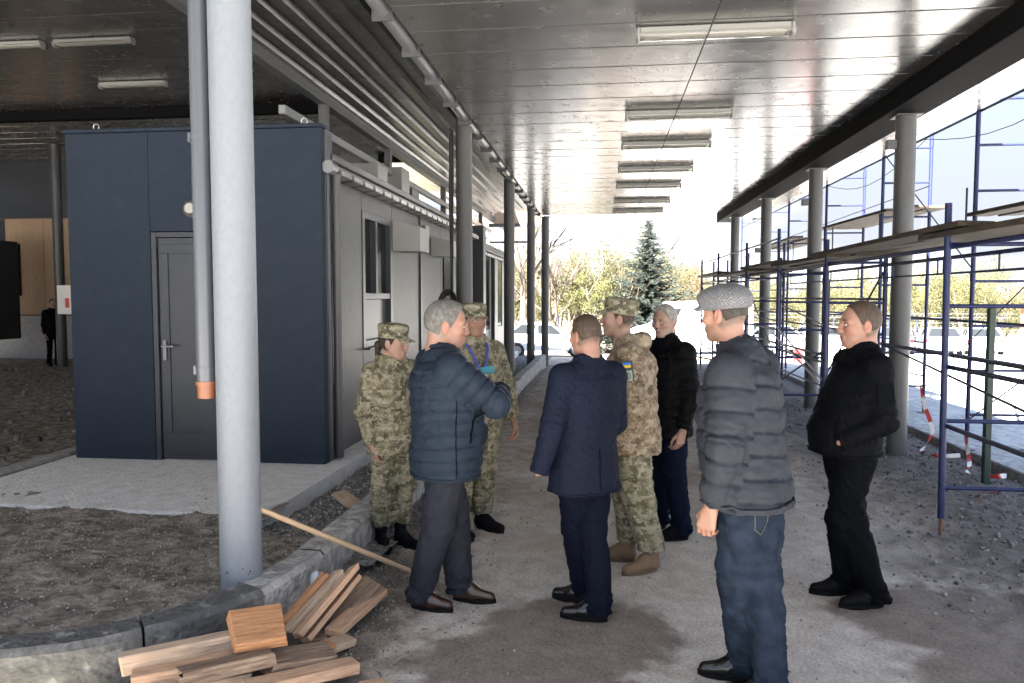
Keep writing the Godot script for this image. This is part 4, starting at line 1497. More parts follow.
func build_far_things() -> void:
	car(Vector3(-2.45, fall(-33.0) - 0.02, -33.0), 0.12, M.car_white, "white hatchback parked past the end of the drive")
	car(Vector3(4.1, fall(-36.5) - 0.0, -36.5), PI - 0.05, M.car_white, "white box van behind the group's heads", true).scale = Vector3(1.15, 1.15, 1.15)
	var cl := [["car_silver", "silver car parked left of the red drum"], ["car_white", "white car parked behind the man in black"], ["car_dark", "dark car parked behind the man in black"], ["car_silver", "silver car parked in line beyond the near scaffold bay"], ["car_white", "white car parked in line beyond the near scaffold bay"], ["car_white", "white car parked by the site hut"]]
	var k := 0
	for p in [Vector3(8.6, -38, 0.2), Vector3(11.9, -41, 0.1), Vector3(15.6, -42.0, 1.2), Vector3(18.0, -42.5, 1.3), Vector3(20.3, -43, 1.25), Vector3(23.4, -40, 0.2)]:
		car(Vector3(p.x, fall(p.y) + 0.05, p.y), p.z, M[cl[k][0]], cl[k][1])
		k += 1
	# wire fence with forked posts
	var f := thing("wire_fence", "wire fence with forked barbed-wire posts behind the parked cars", "fence", Vector3(16, fall(-46.5), -46.5))
	var x := -10.0
	while x < 16.0:
		var g := G.new()
		g.rod(Vector3(x, -0.2, 0), Vector3(x, 1.95, 0), 0.04, 6)
		g.rod(Vector3(x, 1.95, 0), Vector3(x - 0.28, 2.35, 0), 0.025, 5)
		g.rod(Vector3(x, 1.95, 0), Vector3(x + 0.28, 2.35, 0), 0.025, 5)
		put("post", g, M.scaffold_dark, f)
		x += 1.55
	for y in [0.2, 0.6, 1.0, 1.4, 1.8, 2.12, 2.34]:
		var g := G.new()
		g.rod(Vector3(-10, y, 0.02), Vector3(16, y, 0.02), 0.008, 4)
		put("wire", g, M.galvanised, f)
	# the same fence kind on the left, behind the white hatchback
	f = thing("wire_fence", "plain post fence behind the white hatchback", "fence", Vector3(-1, fall(-39), -39.0))
	x = -5.0
	while x < 2.0:
		var g := G.new()
		g.rod(Vector3(x, -0.2, 0), Vector3(x, 2.0, 0), 0.04, 6)
		put("post", g, M.scaffold_dark, f)
		x += 1.9
	for y in [0.4, 1.0, 1.6]:
		var g := G.new()
		g.rod(Vector3(-5, y, 0.02), Vector3(2, y, 0.02), 0.008, 4)
		put("wire", g, M.galvanised, f)
	# site hut at the right edge
	var h := thing("site_hut", "orange site hut with a window at the right edge", "hut", Vector3(25.9, fall(-45.0) + 0.05, -45.0))
	var g := G.new()
	g.box(Vector3(0, 1.3, 0), Vector3(4.0, 2.6, 2.4), 0.03)
	put("wall", g, M.brick_orange, h)
	g = G.new()
	g.box(Vector3(0, 2.66, 0), Vector3(4.3, 0.12, 2.7), 0.02)
	put("roof", g, M.frame_dark, h)
	for wx in [-1.2, 1.0]:
		g = G.new()
		g.box(Vector3(wx, 1.7, 1.21), Vector3(1.0, 0.9, 0.05), 0.01)
		var w := put("window", g, M.vent_white, h)
		g = G.new()
		g.box(Vector3(wx, 1.7, 1.24), Vector3(0.84, 0.74, 0.02))
		put("pane", g, M.tinted_pane, w)
	# red drum, and pallets with sacks in the sunlit yard
	var r := thing("red_drum", "red plastic drum standing in the sunlit yard", "drum", Vector3(6.06, fall(-24.0) + 0.05, -24.0))
	g = G.new()
	g.tube([Vector3(0, 0, 0), Vector3(0, 0.02, 0), Vector3(0, 0.2, 0), Vector3(0, 0.22, 0), Vector3(0, 0.24, 0), Vector3(0, 0.42, 0), Vector3(0, 0.46, 0)], [0.12, 0.14, 0.14, 0.148, 0.14, 0.14, 0.1], 20)
	put("shell", g, M.plastic_red, r)
	g = G.new()
	g.tube([Vector3(0.04, 0.46, 0), Vector3(0.04, 0.49, 0)], [0.03, 0.03], 12)
	put("lid", g, M.tape_white, r)
	for a in [[Vector3(15.6, 0, -27.5), "left wooden pallet trestle in the sunlit yard"], [Vector3(17.4, 0, -27.0), "right wooden pallet trestle in the sunlit yard"]]:
		var p := thing("pallet", a[1], "pallet", a[0] + Vector3(0, fall(a[0].z) + 0.05, 0), 0.3)
		for k2 in 5:
			g = G.new()
			g.box(Vector3(0, 0.62, -0.4 + k2 * 0.2), Vector3(1.2, 0.025, 0.1), 0.004)
			put("slat", g, M.deck_wood, p)
		for s in [-1, 1]:
			g = G.new()
			g.box(Vector3(0.5 * s, 0.3, 0), Vector3(0.09, 0.6, 0.9), 0.006)
			put("bearer", g, M.deck_wood, p)


# ---------------------------------------------------------------- small things
func board(a: Vector3, b: Vector3, w: float, th: float, roll: float, k: int, label: String) -> void:
	var dir := (b - a).normalized()
	var side := dir.cross(Vector3.UP).normalized()
	var up := side.cross(dir).normalized()
	var bs := Basis(dir, up, side) * Basis(Vector3.RIGHT, roll)
	var o := MeshInstance3D.new()
	var g := G.new()
	g.box(Vector3.ZERO, Vector3(a.distance_to(b), th, w), 0.004)
	# rough-sawn: nudge the corners a little
	var nudge := {}
	for i in g.v.size():
		var key := (g.v[i] * 50.0).round()
		if not nudge.has(key):
			nudge[key] = Vector3(rng.randf_range(-0.012, 0.012), rng.randf_range(-0.002, 0.002), rng.randf_range(-0.003, 0.003))
		g.v[i] += nudge[key]
	o.mesh = g.mesh()
	o.material_override = M["board_%d" % k]
	o.name = numbered("board")
	add_child(o)
	o.transform = Transform3D(bs, (a + b) * 0.5)
	tag(o, label, "board", "loose boards by the kerb")


func pebbles(called: String, label: String, n: int, sample: Callable, size0: float, size1: float, tones: Array) -> void:
	var mesh_ := G.new()
	mesh_.colored = false
	mesh_.ball(Vector3.ZERO, Vector3.ONE, 3, 5)
	var r_ := RandomNumberGenerator.new()
	r_.seed = n + int(size1 * 9999)
	for i in mesh_.v.size():
		mesh_.v[i] = mesh_.v[i] * (0.8 + 0.4 * fmod(absf(sin(mesh_.v[i].x * 12.3 + mesh_.v[i].y * 45.1 + mesh_.v[i].z * 78.7) * 437.5), 1.0))
	var mm := MultiMesh.new()
	mm.transform_format = MultiMesh.TRANSFORM_3D
	mm.use_colors = true
	mm.mesh = mesh_.mesh()
	var list := []
	for i in n * 3:
		if list.size() >= n:
			break
		var p = sample.call(r_)
		if p != null:
			list.append(p)
	mm.instance_count = list.size()
	for i in list.size():
		var s := lerpf(size0, size1, pow(r_.randf(), 2.5))
		var b := Basis.from_euler(Vector3(r_.randf() * 6, r_.randf() * 6, r_.randf() * 6)) * Basis.from_scale(Vector3(s, s * r_.randf_range(0.5, 0.9), s * r_.randf_range(0.6, 1.0)))
		mm.set_instance_transform(i, Transform3D(b, list[i] + Vector3(0, s * 0.25, 0)))
		var k := r_.randf_range(tones[0], tones[1])
		mm.set_instance_color(i, Color(k, k * r_.randf_range(0.9, 0.98), k * r_.randf_range(0.78, 0.95)))
	var o := MultiMeshInstance3D.new()
	o.multimesh = mm
	o.material_override = M.pebble
	o.name = called
	add_child(o)
	tag(o, label, "", "", "stuff")


func ribbon(t: Node3D, pts: Array, w: float) -> void:
	var k := 0
	var seed_ := 0.0
	var smooth := Curve3D.new()
	for i in pts.size():
		var tn: Vector3 = (pts[mini(i + 1, pts.size() - 1)] - pts[maxi(i - 1, 0)]) * 0.2
		smooth.add_point(pts[i], -tn, tn)
	var ln := smooth.get_baked_length()
	var s := 0.0
	while s < ln - 0.02:
		var e := minf(s + 0.16, ln)
		var g := G.new()
		var n := 4
		for i in n:
			var a := smooth.sample_baked(lerpf(s, e, i / float(n)))
			var b := smooth.sample_baked(lerpf(s, e, (i + 1.0) / n))
			var twa := (s + (e - s) * i / n) * 4.0
			var twb := (s + (e - s) * (i + 1.0) / n) * 4.0
			var ua := Vector3(sin(twa) * 0.5, cos(twa) * 0.4 + 0.3, cos(twa * 0.7) * 0.5).normalized() * w
			var ub := Vector3(sin(twb) * 0.5, cos(twb) * 0.4 + 0.3, cos(twb * 0.7) * 0.5).normalized() * w
			g.quad(a, b, b + ub, a + ua)
		put("red_stripe" if k % 2 == 0 else "white_stripe", g, M.tape_red if k % 2 == 0 else M.tape_white, t, -t.position)
		k += 1
		s = e


func build_small_things() -> void:
	# the pile of offcuts by the kerb
	board(Vector3(-1.616, 0.290, -3.085), Vector3(-1.444, 0.275, -3.221), 0.21, 0.055, 0.42, 2, "thick square orange block propped on top of the board pile")
	board(Vector3(-2.047, 0.190, -2.941), Vector3(-1.611, 0.230, -3.136), 0.06, 0.09, 0.1, 1, "long pale board along the kerb at the back left of the pile")
	board(Vector3(-1.994, 0.150, -2.921), Vector3(-1.575, 0.180, -3.090), 0.12, 0.05, 0.05, 0, "long tan board in front of the pale one at left")
	board(Vector3(-1.733, 0.200, -2.839), Vector3(-1.437, 0.190, -3.086), 0.1, 0.06, -0.1, 3, "thick weathered brown board lying across the front")
	board(Vector3(-1.458, 0.160, -3.089), Vector3(-1.248, 0.120, -3.291), 0.14, 0.04, 0.14, 3, "short dirty board end in the middle of the pile")
	board(Vector3(-1.494, 0.100, -3.104), Vector3(-1.373, 0.080, -3.203), 0.07, 0.05, 0, 0, "small light offcut under the middle boards")
	board(Vector3(-1.474, 0.130, -2.904), Vector3(-1.118, 0.080, -3.262), 0.08, 0.05, 0.1, 0, "long clean light board at the very front of the pile")
	board(Vector3(-1.572, 0.080, -3.552), Vector3(-1.395, 0.290, -3.845), 0.09, 0.035, -0.35, 1, "leaning grey-tan board at the left of the bundle")
	board(Vector3(-1.477, 0.110, -3.453), Vector3(-1.321, 0.310, -3.874), 0.08, 0.03, -0.5, 0, "leaning tan board in the middle of the bundle")
	board(Vector3(-1.451, 0.070, -3.487), Vector3(-1.319, 0.250, -3.901), 0.075, 0.03, -0.45, 0, "leaning tan board at the right of the bundle")
	board(Vector3(-1.617, 0.100, -3.619), Vector3(-1.469, 0.280, -3.833), 0.065, 0.03, -0.3, 2, "leaning brown board against the kerb behind the bundle")
	board(Vector3(-1.443, 0.050, -3.753), Vector3(-1.270, 0.170, -4.012), 0.12, 0.04, 0.25, 3, "wide weathered board right of the leaning bundle")
	board(Vector3(-1.353, 0.060, -3.599), Vector3(-1.242, 0.100, -4.091), 0.09, 0.045, 0.1, 0, "light tan board at the right end of the pile")
	board(Vector3(-1.354, 0.040, -3.476), Vector3(-1.265, 0.030, -3.618), 0.11, 0.035, 0, 1, "short pale offcut flat on the ground at right")
	board(Vector3(-1.484, 0.030, -3.580), Vector3(-1.391, 0.030, -3.614), 0.11, 0.045, 0, 3, "dark offcut wedged under the leaning bundle")
	board(Vector3(-1.078, 0.015, -3.183), Vector3(-0.965, 0.015, -3.241), 0.07, 0.03, 0, 0, "small light offcut at the bottom edge near the pile")
	board(Vector3(-2.190, 0.130, -6.020), Vector3(-1.930, 0.060, -5.800), 0.13, 0.03, 0.1, 1, "short board leaning in the gravel strip by the kerb")
	board(Vector3(-1.882, 0.120, -2.874), Vector3(-1.524, 0.130, -3.051), 0.12, 0.04, 0.05, 1, "dusty board half under the boards at the bottom left")
	board(Vector3(-1.625, 0.170, -3.163), Vector3(-1.519, 0.160, -3.297), 0.06, 0.05, 0.3, 0, "small offcut between block and bundle")
	board(Vector3(-1.405, 0.140, -3.202), Vector3(-1.289, 0.100, -3.400), 0.11, 0.03, -0.15, 2, "reddish offcut leaning over the middle boards")
	board(Vector3(-2.000, 0.050, -2.750), Vector3(-1.500, 0.060, -3.000), 0.12, 0.09, 0, 3, "thick dark board at the bottom of the pile")
	board(Vector3(-1.750, 0.050, -3.050), Vector3(-1.300, 0.050, -3.120), 0.12, 0.09, 0.1, 3, "thick dark board lying under the front of the pile")
	# long handle lying over the kerb
	var g := G.new()
	g.tube([Vector3(-1.870, 0.620, -3.866), Vector3(-1.539, 0.320, -4.239), Vector3(-1.207, 0.020, -4.611)], [0.015, 0.0165, 0.015], 12)
	single("wooden_handle", g, M.stick_wood, "long bare wooden tool handle lying across the kerb", "handle")
	var can := thing("drinks_can", "small pale blue can tucked behind the leaning boards", "can", Vector3(-1.53, 0.22, -3.84))
	var tip := Transform3D(Basis.from_euler(Vector3(-0.9, 0.3, 0)), Vector3.ZERO)
	g = G.new()
	g.tube([tip * Vector3(0, -0.06, 0), tip * Vector3(0, -0.05, 0), tip * Vector3(0, 0.05, 0), tip * Vector3(0, 0.06, 0)], [0.025, 0.032, 0.032, 0.026], 20)
	put("shell", g, M.can_metal, can)
	g = G.new()
	g.tube([tip * Vector3(0, 0.06, 0), tip * Vector3(0, 0.064, 0)], [0.024, 0.022], 16)
	put("end", g, M.zinc, can)
	# a folded light blue mask held up beyond the raised sleeve
	g = G.new()
	g.box(Vector3.ZERO, Vector3(0.085, 0.03, 0.02), 0.008, Basis.from_euler(Vector3(0.2, 0.4, 0.15)))
	g.box(Vector3(0.005, -0.018, 0.004), Vector3(0.075, 0.02, 0.022), 0.007, Basis.from_euler(Vector3(-0.2, 0.4, 0.1)))
	single("face_mask", g, M.mask_blue, "small light blue folded mask above the raised blue sleeve", "mask", Vector3(-0.660, 1.357, -4.320))
	# barrier tape fallen by the scaffold
	var t := thing("barrier_tape", "red and white barrier tape trailing down by the nearest right column", "tape", Vector3(3.9, 0, -9.3))
	ribbon(t, [Vector3(3.62, 0.75, -9.0), Vector3(3.7, 0.5, -9.1), Vector3(3.82, 0.22, -9.15), Vector3(3.8, 0.05, -9.2), Vector3(3.66, 0.0, -8.95), Vector3(3.7, 0.01, -8.66), Vector3(3.9, 0.03, -8.6)], 0.045)
	t = thing("barrier_tape", "red and white barrier tape lying under the nearest scaffold bay", "tape", Vector3(3.8, 0, -7.9))
	ribbon(t, [Vector3(4.02, 0.25, -8.8), Vector3(3.92, 0.04, -8.5), Vector3(3.72, 0.0, -8.0), Vector3(3.72, 0.02, -7.66), Vector3(3.8, 0.05, -7.55), Vector3(3.92, 0.02, -7.7)], 0.045)
	t = thing("barrier_tape", "short scrap of red and white tape on the dark soil", "tape", Vector3(3.4, 0, -7.0))
	ribbon(t, [Vector3(3.22, 0.0, -6.8), Vector3(3.42, 0.02, -7.05), Vector3(3.66, 0.0, -7.16)], 0.04)
	# loose stones
	pebbles("gravel", "loose gravel in the strip between kerb and cabins", 5200, func(r_: RandomNumberGenerator):
		var z := -4.8 - 9.0 * pow(r_.randf(), 1.6)
		return Vector3(r_.randf_range(-2.4, kerb_at(z) - 0.16), 0.045 + road_noise.get_noise_2d(0, z * 5.0) * 0.01, z), 0.005, 0.018, [0.1, 0.36])
	pebbles("soil_stones", "small stones scattered over the soil bed", 9000, func(r_: RandomNumberGenerator):
		var p := Vector3(r_.randf_range(-5.2, -1.8), 0, r_.randf_range(-5.3, -3.15))
		if p.x > kerb_at(p.z) - 0.18:
			return null
		p.y = lerpf(0.205, 0.15, smoothstep(-3.8, -5.1, p.z)) + road_noise.get_noise_2d(p.x * 2.0 + 9.0, p.z * 2.0) * 0.03 + road_noise.get_noise_2d(p.x * 11.0, p.z * 11.0) * 0.014
		return p, 0.002, 0.011, [0.1, 0.3])
	pebbles("road_grit", "dark grit along the kerb and on the drive", 6500, func(r_: RandomNumberGenerator):
		var p := Vector3(-1.55 + absf(r_.randfn(0, 0.32)), 0, r_.randf_range(-6.5, -2.9))
		if r_.randf() < 0.25:
			p = Vector3(r_.randf_range(-1.4, 4.0), 0, r_.randf_range(-9.0, -3.0))
		if p.x < kerb_at(p.z) + 0.02:
			return null
		p.y = road_height(p.x, p.z)
		return p, 0.003, 0.011, [0.07, 0.26])
	pebbles("scaffold_rubble", "rough stones in the dark soil by the scaffold", 5500, func(r_: RandomNumberGenerator):
		var p := Vector3(4.1 - absf(r_.randfn(0, 1.0)), 0, -4.3 - 9.0 * pow(r_.randf(), 1.4))
		if p.x < 1.6:
			return null
		p.y = road_height(p.x, p.z)
		return p, 0.004, 0.024, [0.04, 0.24])
	# clods on the yard floor deep under the dark canopy
	pebbles("yard_clods", "clods and stones on the dark yard at far left", 1500, func(r_: RandomNumberGenerator):
		return Vector3(r_.randf_range(-16.0, -5.8), -0.03, r_.randf_range(-19.0, -6.0)), 0.01, 0.08, [0.06, 0.2])


# ---------------------------------------------------------------- people
# a block of distances that shapes are blended into, meshed as surface nets
class Field:
	var org := Vector3.ZERO
	var cell := 0.01
	var nx := 0
	var ny := 0
	var nz := 0
	var d := PackedFloat32Array()

	func _init(lo: Vector3, hi: Vector3, c: float) -> void:
		org = lo
		cell = c
		nx = int(ceil((hi.x - lo.x) / c)) + 1
		ny = int(ceil((hi.y - lo.y) / c)) + 1
		nz = int(ceil((hi.z - lo.z) / c)) + 1
		d.resize(nx * ny * nz)
		d.fill(1.0)

	func span(lo: float, hi: float, o: float, n: int) -> Vector2i:
		return Vector2i(clampi(int(floor((lo - o) / cell)), 0, n - 1), clampi(int(ceil((hi - o) / cell)), 0, n - 1))

	# tapered capsule from a to b; end planes may cut it flat
	func cone(a: Vector3, b: Vector3, ra: float, rb: float, k := 0.02, flat_b := false, minus := false) -> void:
		var m := maxf(ra, rb) + k + cell * 2.0
		var sx := span(minf(a.x, b.x) - m, maxf(a.x, b.x) + m, org.x, nx)
		var sy := span(minf(a.y, b.y) - m, maxf(a.y, b.y) + m, org.y, ny)
		var sz := span(minf(a.z, b.z) - m, maxf(a.z, b.z) + m, org.z, nz)
		var ba := b - a
		var inv := 1.0 / maxf(ba.length_squared(), 1e-9)
		var un := ba.normalized()
		for j in range(sy.x, sy.y + 1):
			var py := org.y + j * cell - a.y
			for l in range(sz.x, sz.y + 1):
				var pz := org.z + l * cell - a.z
				var row := (j * nz + l) * nx
				var part := py * ba.y + pz * ba.z
				for i in range(sx.x, sx.y + 1):
					var px := org.x + i * cell - a.x
					var tt := (px * ba.x + part) * inv
					var t := clampf(tt, 0.0, 1.0)
					var qx := px - ba.x * t
					var qy := py - ba.y * t
					var qz := pz - ba.z * t
					var v := sqrt(qx * qx + qy * qy + qz * qz) - ra - (rb - ra) * t
					if flat_b and tt > 0.9:
						v = maxf(v, px * un.x + py * un.y + pz * un.z - ba.length())
					var old := d[row + i]
					if minus:
						var h0 := maxf(k - absf(old + v), 0.0)
						d[row + i] = maxf(old, -v) + h0 * h0 * 0.25 / k
					else:
						var h := maxf(k - absf(old - v), 0.0)
						d[row + i] = minf(old, v) - h * h * 0.25 / k

	func ell(c: Vector3, r: Vector3, k := 0.02, minus := false) -> void:
		var m := k + cell * 2.0
		var sx := span(c.x - r.x - m, c.x + r.x + m, org.x, nx)
		var sy := span(c.y - r.y - m, c.y + r.y + m, org.y, ny)
		var sz := span(c.z - r.z - m, c.z + r.z + m, org.z, nz)
		for j in range(sy.x, sy.y + 1):
			var py := (org.y + j * cell - c.y) / r.y
			for l in range(sz.x, sz.y + 1):
				var pz := (org.z + l * cell - c.z) / r.z
				var row := (j * nz + l) * nx
				for i in range(sx.x, sx.y + 1):
					var px := (org.x + i * cell - c.x) / r.x
					var k0 := sqrt(px * px + py * py + pz * pz)
					var gx := px / r.x
					var gy := py / r.y
					var gz := pz / r.z
					var k1 := sqrt(gx * gx + gy * gy + gz * gz)
					var v := k0 * (k0 - 1.0) / maxf(k1, 1e-6)
					var old := d[row + i]
					if minus:
						var h0 := maxf(k - absf(old + v), 0.0)
						d[row + i] = maxf(old, -v) + h0 * h0 * 0.25 / k
					else:
						var h := maxf(k - absf(old - v), 0.0)
						d[row + i] = minf(old, v) - h * h * 0.25 / k

	# stack of ellipses; rows are [y, rx, rz, cx, cz], cut flat at both ends
	func loft(rows: Array, k := 0.03) -> void:
		var y0: float = rows[0][0]
		var y1: float = rows[-1][0]
		var sy := span(y0 - 0.03, y1 + 0.03, org.y, ny)
		for j in range(sy.x, sy.y + 1):
			var y := org.y + j * cell
			var yc := clampf(y, y0, y1)
			var s := 0
			while s < rows.size() - 2 and yc > rows[s + 1][0]:
				s += 1
			var f: float = (yc - rows[s][0]) / maxf(rows[s + 1][0] - rows[s][0], 1e-6)
			f = f * f * (3.0 - 2.0 * f) * 0.5 + f * 0.5
			var rx := lerpf(rows[s][1], rows[s + 1][1], f)
			var rz := lerpf(rows[s][2], rows[s + 1][2], f)
			var cx := lerpf(rows[s][3], rows[s + 1][3], f)
			var cz := lerpf(rows[s][4], rows[s + 1][4], f)
			var rm := minf(rx, rz)
			var off := maxf(y0 - y, y - y1)
			for l in nz:
				var pz := (org.z + l * cell - cz) / rz
				var row := (j * nz + l) * nx
				for i in nx:
					var px := (org.x + i * cell - cx) / rx
					var v := maxf((sqrt(px * px + pz * pz) - 1.0) * rm, off)
					var old := d[row + i]
					var h := maxf(k - absf(old - v), 0.0)
					d[row + i] = minf(old, v) - h * h * 0.25 / k

	# keep only what lies below the plane n.p = c
	func cut(n: Vector3, c: float) -> void:
		for j in ny:
			for l in nz:
				var row := (j * nz + l) * nx
				var part := n.y * (org.y + j * cell) + n.z * (org.z + l * cell) - c
				for i in nx:
					var v := part + n.x * (org.x + i * cell)
					if v > d[row + i]:
						d[row + i] = v

	func net() -> Dictionary:
		var id := PackedInt32Array()
		id.resize(d.size())
		id.fill(-1)
		var v := PackedVector3Array()
		var ix := PackedInt32Array()
		var sy := nz * nx
		var lim := cell * 2.2
		for j in ny - 1:
			for l in nz - 1:
				var row := (j * nz + l) * nx
				for i in nx - 1:
					var q := row + i
					var a0 := d[q]
					if a0 > lim or a0 < -lim:
						continue
					var a1 := d[q + 1]
					var a2 := d[q + nx]
					var a3 := d[q + nx + 1]
					var b0 := d[q + sy]
					var b1 := d[q + sy + 1]
					var b2 := d[q + sy + nx]
					var b3 := d[q + sy + nx + 1]
					var cnt := int(a0 < 0) + int(a1 < 0) + int(a2 < 0) + int(a3 < 0) + int(b0 < 0) + int(b1 < 0) + int(b2 < 0) + int(b3 < 0)
					if cnt == 0 or cnt == 8:
						continue
					var s := Vector3.ZERO
					var w := 0.0
					# x edges
					if (a0 < 0) != (a1 < 0): s += Vector3(a0 / (a0 - a1), 0, 0); w += 1
					if (a2 < 0) != (a3 < 0): s += Vector3(a2 / (a2 - a3), 0, 1); w += 1
					if (b0 < 0) != (b1 < 0): s += Vector3(b0 / (b0 - b1), 1, 0); w += 1
					if (b2 < 0) != (b3 < 0): s += Vector3(b2 / (b2 - b3), 1, 1); w += 1
					# z edges
					if (a0 < 0) != (a2 < 0): s += Vector3(0, 0, a0 / (a0 - a2)); w += 1
					if (a1 < 0) != (a3 < 0): s += Vector3(1, 0, a1 / (a1 - a3)); w += 1
					if (b0 < 0) != (b2 < 0): s += Vector3(0, 1, b0 / (b0 - b2)); w += 1
					if (b1 < 0) != (b3 < 0): s += Vector3(1, 1, b1 / (b1 - b3)); w += 1
					# y edges
					if (a0 < 0) != (b0 < 0): s += Vector3(0, a0 / (a0 - b0), 0); w += 1
					if (a1 < 0) != (b1 < 0): s += Vector3(1, a1 / (a1 - b1), 0); w += 1
					if (a2 < 0) != (b2 < 0): s += Vector3(0, a2 / (a2 - b2), 1); w += 1
					if (a3 < 0) != (b3 < 0): s += Vector3(1, a3 / (a3 - b3), 1); w += 1
					id[q] = v.size()
					v.append(org + (Vector3(i, j, l) + s / w) * cell)
		for j in range(1, ny - 1):
			for l in range(1, nz - 1):
				var row := (j * nz + l) * nx
				for i in range(1, nx - 1):
					var q := row + i
					if id[q] < 0:
						continue
					var a0 := d[q] < 0.0
					# x edge: cells around in y and z
					if a0 != (d[q + 1] < 0.0):
						quad(ix, id[q - sy - nx], id[q - nx], id[q], id[q - sy], not a0)
					if a0 != (d[q + nx] < 0.0):
						quad(ix, id[q - sy - 1], id[q - sy], id[q], id[q - 1], not a0)
					if a0 != (d[q + sy] < 0.0):
						quad(ix, id[q - nx - 1], id[q - 1], id[q], id[q - nx], not a0)
		return {"v": v, "ix": ix, "n": Field.normals(v, ix)}

	func quad(ix: PackedInt32Array, a: int, b: int, c: int, e: int, flip: bool) -> void:
		if a < 0 or b < 0 or c < 0 or e < 0:
			return
		if flip:
			ix.append(a); ix.append(b); ix.append(c); ix.append(a); ix.append(c); ix.append(e)
		else:
			ix.append(a); ix.append(c); ix.append(b); ix.append(a); ix.append(e); ix.append(c)

	static func normals(v: PackedVector3Array, ix: PackedInt32Array) -> PackedVector3Array:
		var n := PackedVector3Array()
		n.resize(v.size())
		for t in range(0, ix.size(), 3):
			var a := ix[t]
			var b := ix[t + 1]
			var c := ix[t + 2]
			var f := (v[c] - v[a]).cross(v[b] - v[a])
			n[a] += f
			n[b] += f
			n[c] += f
		for i in n.size():
			n[i] = n[i].normalized()
		return n


func mesh_of(m: Dictionary) -> ArrayMesh:
	var arr := []
	arr.resize(Mesh.ARRAY_MAX)
	arr[Mesh.ARRAY_VERTEX] = m.v
	arr[Mesh.ARRAY_NORMAL] = m.n
	arr[Mesh.ARRAY_INDEX] = m.ix
	if m.has("c"):
		arr[Mesh.ARRAY_COLOR] = m.c
	var o := ArrayMesh.new()
	o.add_surface_from_arrays(Mesh.PRIMITIVE_TRIANGLES, arr)
	return o


func append_part(g: G, m: Dictionary, t: Transform3D, mirror := false) -> void:
	var k := g.v.size()
	var has: bool = m.has("c")
	var nv: PackedVector3Array = m.v
	var nn: PackedVector3Array = m.n
	for i in nv.size():
		var p := nv[i]
		var q := nn[i]
		if mirror:
			p.x = -p.x
			q.x = -q.x
		g.v.append(t * p)
		g.n.append((t.basis * q).normalized())
		g.c.append(m.c[i] if has else g.col)
	var ni: PackedInt32Array = m.ix
	for i in range(0, ni.size(), 3):
		g.ix.append(k + ni[i])
		g.ix.append(k + ni[i + 2 if mirror else i + 1])
		g.ix.append(k + ni[i + 1 if mirror else i + 2])


# ---- templates
func head_shape(fem: bool) -> Dictionary:
	var f := Field.new(Vector3(-0.115, -0.2, -0.14), Vector3(0.115, 0.15, 0.15), 0.0036)
	f.ell(Vector3(0, 0.03, -0.012), Vector3(0.076, 0.093, 0.097), 0.01)
	f.ell(Vector3(0, -0.025, 0.028), Vector3(0.062, 0.088, 0.062), 0.03)
	f.ell(Vector3(0, -0.07, 0.036), Vector3(0.046 if not fem else 0.04, 0.038, 0.042), 0.03)
	f.ell(Vector3(0, -0.1, 0.064), Vector3(0.022, 0.018, 0.02), 0.025)
	for s in [-1.0, 1.0]:
		f.cone(Vector3(0.058 * s, -0.035, -0.005), Vector3(0.022 * s, -0.1, 0.055), 0.018, 0.014, 0.03)
		f.ell(Vector3(0.043 * s, -0.022, 0.06), Vector3(0.022, 0.02, 0.022), 0.03)
		f.cone(Vector3(0.012 * s, 0.022, 0.084), Vector3(0.048 * s, 0.022, 0.068), 0.01, 0.01, 0.02)
	for s in [-1.0, 1.0]:
		f.ell(Vector3(0.032 * s, 0.002, 0.096), Vector3(0.017, 0.012, 0.015), 0.016, true)
	f.cone(Vector3(0, 0.014, 0.086), Vector3(0, -0.03, 0.105), 0.009, 0.0125, 0.016)
	for s in [-1.0, 1.0]:
		f.ell(Vector3(0.012 * s, -0.034, 0.095), Vector3(0.009, 0.009, 0.012), 0.01)
	f.cone(Vector3(-0.02, -0.062, 0.084), Vector3(0, -0.06, 0.094), 0.006, 0.007, 0.01)
	f.cone(Vector3(0.02, -0.062, 0.084), Vector3(0, -0.06, 0.094), 0.006, 0.007, 0.01)
	f.cone(Vector3(-0.017, -0.073, 0.084), Vector3(0.017, -0.073, 0.084), 0.0075, 0.0075, 0.012)
	f.cone(Vector3(-0.024, -0.0665, 0.094), Vector3(0.024, -0.0665, 0.094), 0.0022, 0.0022, 0.004, false, true)
	for s in [-1.0, 1.0]:
		f.ell(Vector3(0.079 * s, -0.008, -0.012), Vector3(0.009, 0.032, 0.019), 0.008)
		f.ell(Vector3(0.089 * s, -0.004, -0.006), Vector3(0.007, 0.018, 0.009), 0.006, true)
	f.cone(Vector3(0, -0.03, -0.03), Vector3(0, -0.22, -0.045), 0.054 if not fem else 0.044, 0.062 if not fem else 0.05, 0.03)
	var m := f.net()
	return m


